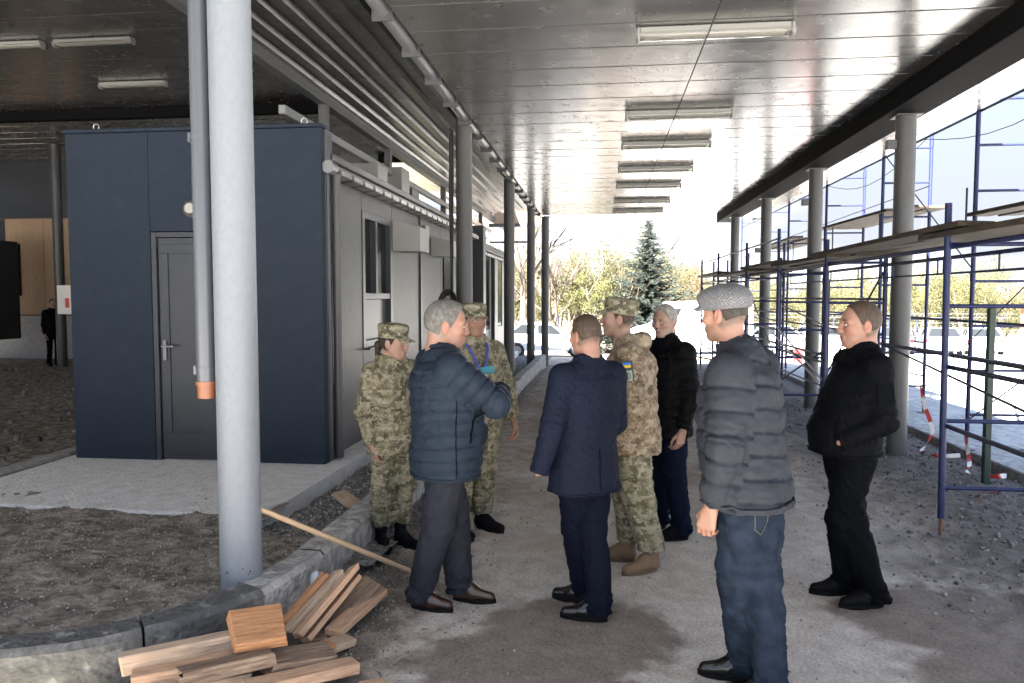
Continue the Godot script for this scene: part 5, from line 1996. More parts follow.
func hand_shape(curl: float) -> Dictionary:
	# left hand hanging: fingers down, palm toward -x, thumb toward +z
	var f := Field.new(Vector3(-0.11, -0.22, -0.065), Vector3(0.05, 0.08, 0.09), 0.0033)
	f.cone(Vector3(0, 0.075, 0), Vector3(0, 0.0, 0), 0.027, 0.024, 0.02)
	var zs := [0.03, 0.01, -0.011, -0.03]
	var ls := [[0.044, 0.027, 0.021], [0.049, 0.03, 0.022], [0.045, 0.028, 0.021], [0.035, 0.022, 0.018]]
	var ks := [-0.087, -0.09, -0.086, -0.079]
	for i in 4:
		f.cone(Vector3(0, -0.005, zs[i] * 0.5), Vector3(0.002, ks[i], zs[i]), 0.017, 0.0115, 0.014)
	for i in 4:
		var p := Vector3(0.002, ks[i], zs[i])
		var a := 0.25 + curl * (0.85 + 0.08 * i)
		var r := 0.0098 if i < 3 else 0.0085
		for s in 3:
			var q = p + Vector3(-sin(a), -cos(a), zs[i] * 0.1) * ls[i][s]
			f.cone(p, q, r, r - 0.0007, 0.003)
			p = q
			r -= 0.0007
			a += 0.3 + curl * 0.95
	var t0 := Vector3(-0.008, -0.03, 0.026)
	var t1 := Vector3(-0.02 - 0.01 * curl, -0.062, 0.05 - 0.01 * curl)
	var t2 := Vector3(-0.03 - 0.018 * curl, -0.094, 0.05 - 0.022 * curl)
	var t3 := Vector3(-0.04 - 0.025 * curl, -0.115, 0.043 - 0.035 * curl)
	f.cone(t0, t1, 0.016, 0.0125, 0.012)
	f.cone(t1, t2, 0.012, 0.011, 0.004)
	f.cone(t2, t3, 0.0108, 0.009, 0.004)
	return f.net()


func shoe_shape(boot: bool) -> Dictionary:
	# toe toward +z, sole at y = 0.022
	var f := Field.new(Vector3(-0.075, 0.0, -0.14), Vector3(0.075, 0.3, 0.22), 0.0055)
	f.cone(Vector3(0, 0.05, -0.07), Vector3(0, 0.055, 0.03), 0.041, 0.045, 0.03)
	f.cone(Vector3(0, 0.048, 0.03), Vector3(0.004, 0.036, 0.14), 0.045, 0.037 if boot else 0.032, 0.03)
	f.cone(Vector3(0, 0.06, -0.06), Vector3(0, 0.09, 0.0), 0.042, 0.04, 0.03)
	if boot:
		f.cone(Vector3(0, 0.08, -0.055), Vector3(0, 0.25, -0.06), 0.05, 0.055, 0.03)
	else:
		f.cone(Vector3(0, 0.07, -0.055), Vector3(0, 0.115, -0.06), 0.044, 0.042, 0.03, true)
	f.cut(Vector3(0, -1, 0), -0.024)
	return f.net()


func sole_shape(w := 1.0) -> G:
	var g := G.new()
	var out := PackedVector2Array()
	for k in 28:
		var a := TAU * k / 28
		var z := sin(a)
		var half := 0.047 if z > 0 else 0.04
		var x := cos(a) * (half - 0.008 * (1.0 - absf(cos(a))))
		out.append(Vector2(x * w, 0.037 + z * 0.142))
	g.prism(out, 0.0, 0.028, Transform3D(Basis(Vector3(1, 0, 0), Vector3(0, 0, 1), Vector3(0, 1, 0)), Vector3.ZERO))
	return g


func hair_shape(style: String) -> Dictionary:
	var f := Field.new(Vector3(-0.11, -0.16, -0.16), Vector3(0.11, 0.16, 0.13), 0.0038)
	var th := 0.005 if style == "crop" else 0.010
	f.ell(Vector3(0, 0.03, -0.012), Vector3(0.076 + th * 0.6, 0.093 + th, 0.097 + th * 0.9), 0.01)
	f.ell(Vector3(0, -0.02, -0.045), Vector3(0.06 + th * 0.3, 0.08, 0.05 + th * 0.8), 0.02)
	if style == "full":
		f.ell(Vector3(0.012, 0.085, 0.045), Vector3(0.058, 0.034, 0.045), 0.02)
	# hairline: from behind the ears up to the temples, then across the forehead
	f.cut(Vector3(0, -0.45, 1.0).normalized(), 0.014 if style == "crop" else 0.02)
	f.cut(Vector3(0, 0.2, 1.0).normalized(), 0.083 if style == "full" else 0.076)
	f.cut(Vector3(0, -1, -0.35).normalized(), 0.042 if style == "crop" else 0.06)
	if style == "bun":
		f.ell(Vector3(0, -0.03, -0.12), Vector3(0.035, 0.035, 0.03), 0.01)
		f.cone(Vector3(0, -0.04, -0.12), Vector3(0.0, -0.13, -0.125), 0.022, 0.016, 0.01)
	var m := f.net()
	var v: PackedVector3Array = m.v
	var n: PackedVector3Array = m.n
	var lock := noise(1.0, 3, FastNoiseLite.TYPE_SIMPLEX_SMOOTH, 31)
	for i in v.size():
		var p := v[i]
		v[i] = p + n[i] * (0.0035 if style != "crop" else 0.0016) * lock.get_noise_3d(p.x * 130.0, p.y * 45.0, p.z * 60.0)
	m.v = v
	m.n = Field.normals(v, m.ix)
	return m


func cap_shape(kind: String) -> Dictionary:
	if kind == "field":
		var f := Field.new(Vector3(-0.13, -0.03, -0.15), Vector3(0.13, 0.17, 0.21), 0.0045)
		f.loft([[0.028, 0.088, 0.108, 0, -0.008], [0.06, 0.091, 0.111, 0, -0.01], [0.115, 0.094, 0.114, 0, -0.012], [0.128, 0.088, 0.106, 0, -0.014], [0.136, 0.06, 0.078, 0, -0.016]], 0.01)
		# visor: a drooping half disc
		for k in 9:
			var a := PI * (k / 8.0 - 0.5)
			var x := sin(a) * 0.072
			var y := 0.04 - 0.016 * sin(a) * sin(a)
			f.cone(Vector3(x, y, 0.07), Vector3(x * 0.82, y - 0.022, 0.098 + 0.06 * cos(a)), 0.0055, 0.0045, 0.008)
		return f.net()
	var g := Field.new(Vector3(-0.13, -0.05, -0.16), Vector3(0.13, 0.17, 0.2), 0.0045)
	g.ell(Vector3(0, 0.07, 0.0), Vector3(0.1, 0.058, 0.128), 0.02)
	g.ell(Vector3(0, 0.045, -0.03), Vector3(0.094, 0.062, 0.1), 0.03)
	g.loft([[0.012, 0.087, 0.106, 0, -0.016], [0.05, 0.09, 0.11, 0, -0.012]], 0.03)
	for k in 9:
		var a := PI * (k / 8.0 - 0.5)
		var x := sin(a) * 0.07
		g.cone(Vector3(x, 0.05 - 0.014 * sin(a) * sin(a), 0.07), Vector3(x * 0.8, 0.032 - 0.012 * sin(a) * sin(a), 0.1 + 0.045 * cos(a)), 0.006, 0.005, 0.014)
	g.cut(Vector3(0, -1, 0), -0.014)
	return g.net()


# ---- one person's layout, all in local axes: +z forward, +x the person's left
func skeleton(c: Dictionary) -> Dictionary:
	var H: float = c.h
	var s := {}
	var inv := Basis(Vector3.UP, deg_to_rad(c.yaw)).inverse()
	var feet := []
	for f in c.feet:
		var p: Vector3 = inv * (Vector3(f[0], 0, f[1]) - Vector3(c.at[0], 0, c.at[1]))
		feet.append([p, deg_to_rad(f[2] - c.yaw)])
	s.feet = feet
	var lean: Vector3 = c.get("lean", Vector3.ZERO)
	var hip: Vector3 = (feet[0][0] + feet[1][0]) * 0.5
	hip.y = 0.52 * H
	hip += c.get("hip", Vector3.ZERO)
	s.hip = hip
	s.knees = []
	s.ankles = []
	s.hips = []
	for i in 2:
		var sg := 1.0 if i == 0 else -1.0
		var fwd := Vector3(sin(feet[i][1]), 0, cos(feet[i][1]))
		var an: Vector3 = feet[i][0] + Vector3(0, 0.095, 0) - fwd * 0.055
		var hp := hip + Vector3(0.088 * sg * c.build, -0.01, 0)
		var kn = hp.lerp(an, 0.5) + fwd * c.get("bend", 0.03)
		s.hips.append(hp)
		s.knees.append(kn)
		s.ankles.append(an)
	var ch := hip + Vector3(lean.x, 0.2 * H, lean.z)
	s.chest = ch
	s.neck = hip + Vector3(lean.x * 1.25, 0.322 * H, lean.z * 1.25 + 0.005)
	s.head = s.neck + Vector3(c.get("head_off", Vector3.ZERO).x, 0.088 * H, 0.02 + c.get("head_off", Vector3.ZERO).z)
	s.head_basis = Basis(Vector3.UP, deg_to_rad(c.get("look", 0.0))) * Basis(Vector3.RIGHT, deg_to_rad(c.get("nod", 0.0))) * Basis(Vector3.BACK, deg_to_rad(c.get("roll", 0.0)))
	s.sh = []
	s.el = []
	s.wr = []
	for i in 2:
		var sg := 1.0 if i == 0 else -1.0
		var so = ch + Vector3(0.165 * sg * c.build, 0.077 * H, -0.01) + c.get("shrug", Vector3.ZERO)
		var u: Vector3 = (c.arms[i][0] as Vector3).normalized()
		var w: Vector3 = (c.arms[i][1] as Vector3).normalized()
		s.sh.append(so)
		s.el.append(so + u * 0.172 * H)
		s.wr.append(so + u * 0.172 * H + w * 0.145 * H)
	return s


func torso_rows(c: Dictionary, s: Dictionary, pad: float, y_low: float) -> Array:
	var H: float = c.h
	var b: float = c.build
	var belly: float = c.get("belly", 0.0)
	var hip: Vector3 = s.hip
	var ch: Vector3 = s.chest
	var rows := []
	# [share of hip-to-shoulder, rx, rz, forward]
	for r in [[y_low, 0.182, 0.135, 0.006], [-0.08, 0.182, 0.135, 0.004], [0.22, 0.172, 0.128, 0.012], [0.5, 0.185, 0.132, 0.012], [0.75, 0.185, 0.128, 0.004], [0.9, 0.155, 0.108, -0.008], [1.0, 0.105, 0.085, -0.008], [1.1, 0.066, 0.068, -0.002], [1.17, 0.058, 0.06, 0.004]]:
		var share: float = r[0]
		if share < y_low or (share == -0.08 and y_low >= -0.08):
			continue
		var f := clampf(share / 0.69, 0.0, 1.7)
		var pos := hip.lerp(ch, f) if f <= 1.0 else ch + (ch - hip) * Vector3(1, 0, 1) * (f - 1.0) * 0.35
		var bel := belly * exp(-pow((share - 0.2) / 0.28, 2.0))
		var p := pad * (1.0 if share < 0.95 else 0.5)
		rows.append([hip.y + share * 0.295 * H, r[1] * b + p, r[2] * b + p + bel * 0.55, pos.x, pos.z + r[3] + bel * 0.5])
	return rows


func jacket_shape(c: Dictionary) -> Dictionary:
	var s := skeleton(c)
	var H: float = c.h
	var pad: float = c.pad
	var lo := Vector3(1e9, 1e9, 1e9)
	var hi := -lo
	var hem: float = c.hem
	for p in [s.sh[0], s.sh[1], s.el[0], s.el[1], s.wr[0], s.wr[1], s.neck, s.hip]:
		lo = lo.min(p)
		hi = hi.max(p)
	lo -= Vector3(0.14, 0.1, 0.14)
	hi += Vector3(0.14, 0.13, 0.14)
	lo = lo.min(s.hip - Vector3(0.28, 0, 0.26))
	hi = hi.max(s.hip + Vector3(0.28, 0, 0.28))
	lo.y = minf(lo.y, hem - 0.04)
	var f := Field.new(lo, hi, c.get("cell", 0.0085))
	var y_low: float = (hem - s.hip.y) / (0.295 * H)
	var rows := torso_rows(c, s, pad, y_low)
	rows[0][1] += c.get("flare", 0.0)
	rows[0][2] += c.get("flare", 0.0)
	f.loft(rows, 0.02)
	for i in 2:
		var ss: float = c.get("sleeve", 1.0)
		f.cone(s.neck + Vector3(0, -0.03, -0.012), s.sh[i] + Vector3(0, 0.0, 0), 0.046 + pad * 0.45, 0.052 + pad * 0.6, 0.06)
		f.cone(s.sh[i], s.el[i], (0.063 + pad * 0.6) * ss, (0.053 + pad * 0.6) * ss, 0.03)
		f.cone(s.el[i], s.wr[i], (0.053 + pad * 0.6) * ss, (0.038 + pad * 0.5) * ss, 0.012, true)
	# standing collar
	var col: float = c.get("collar", 0.03)
	f.cone(s.neck + Vector3(0, 0.0, -0.006), s.neck + Vector3(0, 0.02 + col, 0.006), 0.066 + pad * 0.4, 0.06 + pad * 0.3, 0.02, true)
	if c.get("hood", 0.0) > 0.0:
		var hd: float = c.hood
		f.cone(s.neck + Vector3(0.085, 0.005, 0.03), s.neck + Vector3(0.05, 0.015, -0.085), 0.03 * hd, 0.045 * hd, 0.025)
		f.cone(s.neck + Vector3(-0.085, 0.005, 0.03), s.neck + Vector3(-0.05, 0.015, -0.085), 0.03 * hd, 0.045 * hd, 0.025)
		f.cone(s.neck + Vector3(0.05, 0.015, -0.085), s.neck + Vector3(-0.05, 0.015, -0.085), 0.045 * hd, 0.045 * hd, 0.025)
	var m := f.net()
	# cloth: quilting and folds pushed along the normal
	var v: PackedVector3Array = m.v
	var n: PackedVector3Array = m.n
	var fold := noise(1.0, 3, FastNoiseLite.TYPE_SIMPLEX_SMOOTH, int(c.seed))
	var q: float = c.get("quilt", 0.0)
	var qa: float = c.get("quilt_amp", 0.008)
	var fa: float = c.get("folds", 0.008)
	for i in v.size():
		var p := v[i]
		# which sleeve, and how far along it
		var arm := -1
		var along := 0.0
		var best := 1e9
		for a in 2:
			for sg in 2:
				var b0: Vector3 = s.sh[a] if sg == 0 else s.el[a]
				var b1: Vector3 = s.el[a] if sg == 0 else s.wr[a]
				var ba := b1 - b0
				var t := clampf((p - b0).dot(ba) / ba.length_squared(), 0.0, 1.0)
				var dd := p.distance_to(b0 + ba * t) - (0.075 if sg == 0 else 0.062) - pad * 0.6
				if dd < best:
					best = dd
					arm = a
					along = t * ba.length() + (0.172 * H if sg == 1 else 0.0)
		var on_arm := best < 0.022
		var off := 0.0
		if q > 0.0:
			var coord := along + 0.03 if on_arm else p.y + 0.012 * sin(atan2(p.x, p.z) * 2.0 + 1.0)
			var wv := absf(sin(PI * coord / q))
			off += qa * (pow(wv, 0.4) - 0.8) - qa * 0.9 * exp(-pow(wv / 0.2, 2.0))
		if on_arm:
			# rings of cloth near the elbow and cuff
			var near := exp(-pow((along - 0.172 * H) / 0.09, 2.0)) + 0.6 * exp(-pow((along - 0.3 * H) / 0.06, 2.0))
			off += fa * fold.get_noise_3d(p.x * 9.0, along * 26.0, p.z * 9.0) * (0.5 + 1.5 * near)
		else:
			off += fa * (fold.get_noise_3d(p.x * 6.0, p.y * 9.0, p.z * 6.0) * 1.4 + fold.get_noise_3d(p.x * 16.0 + p.y * 8.0, p.y * 20.0, p.z * 16.0) * 0.55)
		v[i] = p + n[i] * off
	m.v = v
	m.n = Field.normals(v, m.ix)
	return m


func trousers_shape(c: Dictionary) -> Dictionary:
	var s := skeleton(c)
	var H: float = c.h
	var b: float = c.build
	var loose: float = c.get("loose", 0.0)
	var lo: Vector3 = s.hip
	var hi: Vector3 = s.hip
	for p in [s.knees[0], s.knees[1], s.ankles[0], s.ankles[1]]:
		lo = lo.min(p)
		hi = hi.max(p)
	lo -= Vector3(0.14, 0.1, 0.14)
	hi += Vector3(0.14, 0.22, 0.14)
	lo = lo.min(s.hip - Vector3(0.24, 0, 0.2))
	hi = hi.max(s.hip + Vector3(0.24, 0, 0.2))
	lo.y = 0.0
	var hem: float = c.get("cuff", 0.045)
	var f := Field.new(lo, hi, 0.0105)
	f.loft([[s.hip.y - 0.05, 0.155 * b, 0.115 * b, s.hip.x, s.hip.z - 0.008], [s.hip.y + 0.04, 0.168 * b, 0.122 * b, s.hip.x, s.hip.z - 0.006], [s.hip.y + 0.12, 0.13 * b, 0.095 * b, s.hip.x, s.hip.z]], 0.03)
	for i in 2:
		f.cone(s.hips[i], s.knees[i], 0.088 * b + loose * 0.5, 0.064 * b + loose, 0.035)
		var end: Vector3 = s.ankles[i]
		end.y = hem
		f.cone(s.knees[i], end, 0.064 * b + loose, c.get("hem_r", 0.062) + loose * 0.6, 0.02)
	f.cut(Vector3(0, -1, 0), -hem)
	var m := f.net()
	var v: PackedVector3Array = m.v
	var n: PackedVector3Array = m.n
	var fold := noise(1.0, 3, FastNoiseLite.TYPE_SIMPLEX_SMOOTH, int(c.seed) + 50)
	var fa: float = c.get("leg_folds", 0.011)
	for i in v.size():
		var p := v[i]
		var ky: float = s.knees[0].y
		var low := exp(-pow((p.y - 0.1) / 0.12, 2.0))
		var kn := exp(-pow((p.y - ky) / 0.1, 2.0))
		var off := fa * fold.get_noise_3d(p.x * 8.0, p.y * (9.0 + 14.0 * low), p.z * 8.0) * (1.0 + 1.1 * low + 0.7 * kn)
		var ridge := 1.0 - absf(fold.get_noise_3d(p.x * 5.0 + 5.0, p.y * 6.0 + p.x * 9.0 - p.z * 5.0, p.z * 5.0)) * 4.0
		off += fa * 0.55 * maxf(ridge, 0.0)
		v[i] = p + n[i] * off
	m.v = v
	m.n = Field.normals(v, m.ix)
	return m


# the body under the clothes, coarse where it is hidden
func body_shape(c: Dictionary) -> Dictionary:
	var s := skeleton(c)
	var lo: Vector3 = s.hip
	var hi: Vector3 = s.head
	for p in s.knees + s.ankles + s.el + s.wr + s.sh + [s.head]:
		lo = lo.min(p)
		hi = hi.max(p)
	lo -= Vector3(0.16, 0.02, 0.16)
	hi += Vector3(0.16, 0.1, 0.16)
	lo = lo.min(s.hip - Vector3(0.2, 0, 0.18))
	hi = hi.max(s.hip + Vector3(0.2, 0, 0.18))
	lo.y = 0.0
	var f := Field.new(lo, hi, 0.02)
	f.cone(s.hip, s.chest, 0.1, 0.105, 0.05)
	f.cone(s.chest, s.neck - Vector3(0, 0.03, 0), 0.09, 0.05, 0.05)
	f.cone(s.neck - Vector3(0, 0.03, 0), s.head, 0.046, 0.046, 0.03)
	for i in 2:
		f.cone(s.neck - Vector3(0, 0.07, 0), s.sh[i], 0.05, 0.04, 0.04)
		f.cone(s.sh[i], s.el[i], 0.042, 0.034, 0.03)
		f.cone(s.el[i], s.wr[i], 0.034, 0.025, 0.02)
		f.cone(s.hip, s.hips[i], 0.07, 0.06, 0.04)
		f.cone(s.hips[i], s.knees[i], 0.06, 0.045, 0.03)
		f.cone(s.knees[i], s.ankles[i], 0.045, 0.032, 0.02)
	return f.net()


var jobs := []
var results := []


func job(i: int) -> void:
	var j: Array = jobs[i]
	var m := {}
	match j[0]:
		"head": m = head_shape(j[1])
		"hand": m = hand_shape(j[1])
		"shoe": m = shoe_shape(j[1])
		"hair": m = hair_shape(j[1])
		"cap": m = cap_shape(j[1])
		"jacket": m = jacket_shape(j[1])
		"trousers": m = trousers_shape(j[1])
		"body": m = body_shape(j[1])
	results[i] = m


func camo_picture(sd: int, cols: Array) -> ImageTexture:
	# one metre of cloth, a pixel to each 8 mm square of the print
	var w := 128
	var im := Image.create(w, w, false, Image.FORMAT_RGB8)
	var a := noise(0.075, 3, FastNoiseLite.TYPE_SIMPLEX_SMOOTH, sd)
	var b := noise(0.09, 4, FastNoiseLite.TYPE_SIMPLEX_SMOOTH, sd + 1)
	var e := noise(0.16, 3, FastNoiseLite.TYPE_SIMPLEX_SMOOTH, sd + 2)
	for j in w:
		for i in w:
			var c: Color = cols[0]
			if b.get_noise_2d(i, j * 1.2) > 0.02:
				c = cols[1]
			if a.get_noise_2d(i, j * 1.2) > 0.16:
				c = cols[2]
			if e.get_noise_2d(i, j) > 0.3:
				c = cols[3]
			im.set_pixel(i, j, c.linear_to_srgb())
	return ImageTexture.create_from_image(im)


func camo(called: String, sd: int, cols: Array, off_y: float) -> void:
	var m := textured(called, camo_picture(sd, cols), Vector3.ONE, 0.85)
	m.uv1_offset = Vector3(0.5, off_y, 0.5)
	m.texture_filter = BaseMaterial3D.TEXTURE_FILTER_NEAREST


func quilt_picture() -> ImageTexture:
	# diamond stitching as relief
	var w := 256
	var im := Image.create(w, w, false, Image.FORMAT_RGB8)
	for j in w:
		for i in w:
			var u := float(i) / w * 2.0
			var v := float(j) / w * 2.0
			var p := fposmod(u + v, 1.0)
			var q := fposmod(u - v, 1.0)
			var e := minf(minf(p, 1.0 - p), minf(q, 1.0 - q)) * 2.0
			var h := pow(clampf(e, 0.0, 1.0), 0.45)
			im.set_pixel(i, j, Color(h, h, h))
	im.bump_map_to_normal_map(14.0)
	return ImageTexture.create_from_image(im)


func tweed_picture() -> ImageTexture:
	# salt-and-pepper herringbone, about 4 mm to a fleck
	var w := 256
	var im := Image.create(w, w, false, Image.FORMAT_RGB8)
	var f := noise(0.15, 3, FastNoiseLite.TYPE_SIMPLEX, 3)
	for j in 64:
		for i in 64:
			var z := posmod(i + (j if posmod(i, 16) < 8 else -j), 4)
			var k := (0.05 if z < 2 else 0.13) * (1.0 + 1.0 * f.get_noise_2d(i * 4, j * 4))
			im.fill_rect(Rect2i(i * 4, j * 4, 4, 4), Color(k, k * 1.03, k * 1.12).linear_to_srgb())
	return ImageTexture.create_from_image(im)


func cloth(called: String, c: Color, scale := 3.0, rough := 0.8, var_ := 0.25, sd := 60) -> StandardMaterial3D:
	var m := textured(called, tex(0.02, [[0.0, c * (1.0 - var_)], [0.5, c], [1.0, c * (1.0 + var_)]], 4, sd, 256), Vector3(scale, scale, scale), rough, M.weave, 0.25, false, 0.14)
	return m


func person(c: Dictionary, tpl: Dictionary, parts: Dictionary) -> Node3D:
	var s := skeleton(c)
	var t := thing("person", c.label, "person", Vector3(c.at[0], c.get("y", 0.0), c.at[1]), deg_to_rad(c.yaw), c.get("group", "people talking on the drive"))
	# the body: hidden core, head with face, hands
	var g := G.new()
	g.colored = true
	var skin: Color = c.skin
	g.col = skin
	append_part(g, parts.body, Transform3D())
	var hs: Vector3 = c.get("head_scale", Vector3.ONE) * (c.h / 1.78)
	var ht := Transform3D(s.head_basis * Basis.from_scale(hs), s.head)
	var head: Dictionary = tpl["head_f" if c.get("fem", false) else "head_m"]
	var hm := {"v": head.v, "n": head.n, "ix": head.ix, "c": PackedColorArray()}
	var blotch := noise(14.0, 3, FastNoiseLite.TYPE_SIMPLEX_SMOOTH, int(c.seed) + 9)
	var hairc: Color = c.hair_color
	for p in head.v:
		var q: Color = skin * (1.0 + 0.14 * blotch.get_noise_3dv(p))
		# lips, flush of nose, cheeks and ears, shaven jaw
		var lip := exp(-pow((p.y + 0.067) / 0.009, 2.0)) * exp(-pow(p.x / 0.02, 2.0)) * smoothstep(0.07, 0.085, p.z)
		q = q.lerp(Color(skin.r * 0.85, skin.g * 0.5, skin.b * 0.5), lip * 0.8)
		var flush := exp(-(Vector3(absf(p.x) - 0.045, p.y + 0.025, p.z - 0.07).length_squared()) / 0.0007) + exp(-(Vector3(p.x, p.y + 0.03, p.z - 0.11).length_squared()) / 0.0003) + smoothstep(0.074, 0.084, absf(p.x)) * 0.7
		q = q.lerp(Color(skin.r * 1.02, skin.g * 0.72, skin.b * 0.68), clampf(flush, 0, 1) * 0.5)
		var beard: float = c.get("beard", 0.12) * smoothstep(-0.035, -0.06, p.y) * smoothstep(-0.13, -0.115, p.y) * smoothstep(-0.02, 0.02, p.z) * (1.0 - lip)
		q = q.lerp(hairc, clampf(beard, 0, 1))
		# short growth where the hair thins out round the sides and nape
		var scalp: float = smoothstep(0.004, -0.012, (p.z - 0.45 * p.y) / 1.1 - 0.018) * smoothstep(-0.095, -0.05, p.y + 0.35 * minf(p.z, 0.0)) * (1.0 - smoothstep(0.075, 0.08, absf(p.x)))
		if c.get("hair", "") != "":
			q = q.lerp(hairc, clampf(scalp * (0.75 + 0.3 * blotch.get_noise_3dv(p * 9.0)), 0, 1))
		hm.c.append(q)
	append_part(g, hm, ht)
	for sg in [-1.0, 1.0]:
		g.col = Color(0.5, 0.47, 0.43)
		var e := G.new()
		e.colored = true
		e.col = Color(0.5, 0.46, 0.42)
		e.ball(Vector3(0.032 * sg, 0.003, 0.074), Vector3(0.0125, 0.0105, 0.0125), 8, 12)
		e.col = Color(0.06, 0.05, 0.045)
		e.ball(Vector3(0.032 * sg, 0.003, 0.0815), Vector3(0.0058, 0.0058, 0.0055), 6, 10)
		# upper lid and brow
		e.col = skin * 0.85
		e.tube([Vector3(0.018 * sg, 0.006, 0.084), Vector3(0.032 * sg, 0.0125, 0.087), Vector3(0.047 * sg, 0.005, 0.079)], [0.003, 0.0042, 0.003], 6)
		e.col = hairc.lerp(Color(0.05, 0.035, 0.025), 0.5)
		e.tube([Vector3(0.012 * sg, 0.021, 0.0935), Vector3(0.032 * sg, 0.027, 0.0895), Vector3(0.05 * sg, 0.02, 0.0755)], [0.0028, 0.004, 0.002], 6)
		append_part(g, {"v": e.v, "n": e.n, "ix": e.ix, "c": e.c}, ht)
	for i in 2:
		var hk: String = c.get("hands", ["", ""])[i]
		if hk == "":
			continue
		var dir: Vector3 = (s.wr[i] - s.el[i]).normalized()
		var fwd: Vector3 = c.get("thumb", Vector3(0, 0, 1))
		var z := (fwd - dir * fwd.dot(dir)).normalized()
		var y := -dir
		var x := y.cross(z)
		var hb := Basis(x, y, z)
		var k: float = c.h / 1.78 * (0.9 if c.get("fem", false) else 1.02)
		g.col = Color(skin.r * 0.8, skin.g * 0.8, skin.b * 0.8)
		var wrist: Vector3 = s.wr[i] + dir * 0.022
		append_part(g, tpl[hk], Transform3D(hb * Basis.from_scale(Vector3(k, k, k)), wrist), i == 1)
	put("body", g, M.skin, t)
	# clothes
	put(c.get("top_name", "jacket"), mesh_of(parts.jacket), M[c.top], t)
	put("trousers", mesh_of(parts.trousers), M[c.legs], t)
	var boot: bool = c.get("boot", false)
	for i in 2:
		var sh := put("boot" if boot else "shoe", tpl.boot_mesh if boot else tpl.shoe_mesh, M[c.shoes], t, s.feet[i][0])
		sh.rotation.y = s.feet[i][1]
		sh.scale = Vector3(0.94, 0.94, 0.94) * (0.88 if c.get("fem", false) else 1.0)
		var so := put("sole", tpl.sole_mesh, M[c.get("sole", "sole_dark")], sh)
		so.position = Vector3(0, -0.001, 0)
	if c.get("hair", "") != "":
		var hr := put("hair", tpl["hair_" + c.hair + "_mesh"], M[c.hair_mat], t)
		hr.transform = ht
	if c.get("cap", "") != "":
		var cp := put("cap", tpl["cap_" + c.cap + "_mesh"], M[c.cap_mat], t)
		cp.transform = ht * Transform3D(Basis(Vector3.RIGHT, deg_to_rad(c.get("cap_tilt", 0.0))), Vector3(0, 0.004, 0))
	return t


# a point on a garment: the outermost vertex at an angle round the body (0 forward, 90 left) and a height
func hug(m: Dictionary, c: Vector3, deg: float, y: float, reach: float) -> Vector3:
	var d := Vector3(sin(deg_to_rad(deg)), 0, cos(deg_to_rad(deg)))
	var best := -1e9
	var hit := c + d * 0.15
	var v: PackedVector3Array = m.v
	for i in v.size():
		var dy := absf(v[i].y - y)
		if dy > 0.014:
			continue
		var q := v[i] - c
		q.y = 0.0
		var r := q.dot(d)
		if r > reach or r < 0.0:
			continue
		var s := r - 6.0 * (q - d * r).length() - dy
		if s > best:
			best = s
			hit = v[i]
	return hit + d * 0.002


func seam(t: Node3D, called: String, garment: Dictionary, c: Vector3, path: Array, reach: float, r: float, m: Material) -> void:
	var pts := []
	var rad := []
	for k in path.size() - 1:
		var a: Vector2 = path[k]
		var b: Vector2 = path[k + 1]
		var n := int(maxf(3, absf(b.y - a.y) / 0.025 + absf(b.x - a.x) / 8.0))
		for i in n + (1 if k == path.size() - 2 else 0):
			var q := a.lerp(b, float(i) / n)
			pts.append(hug(garment, c, q.x, q.y, reach))
			rad.append(r)
	var g := G.new()
	g.tube(pts, rad, 5)
	put(called, g, m, t)


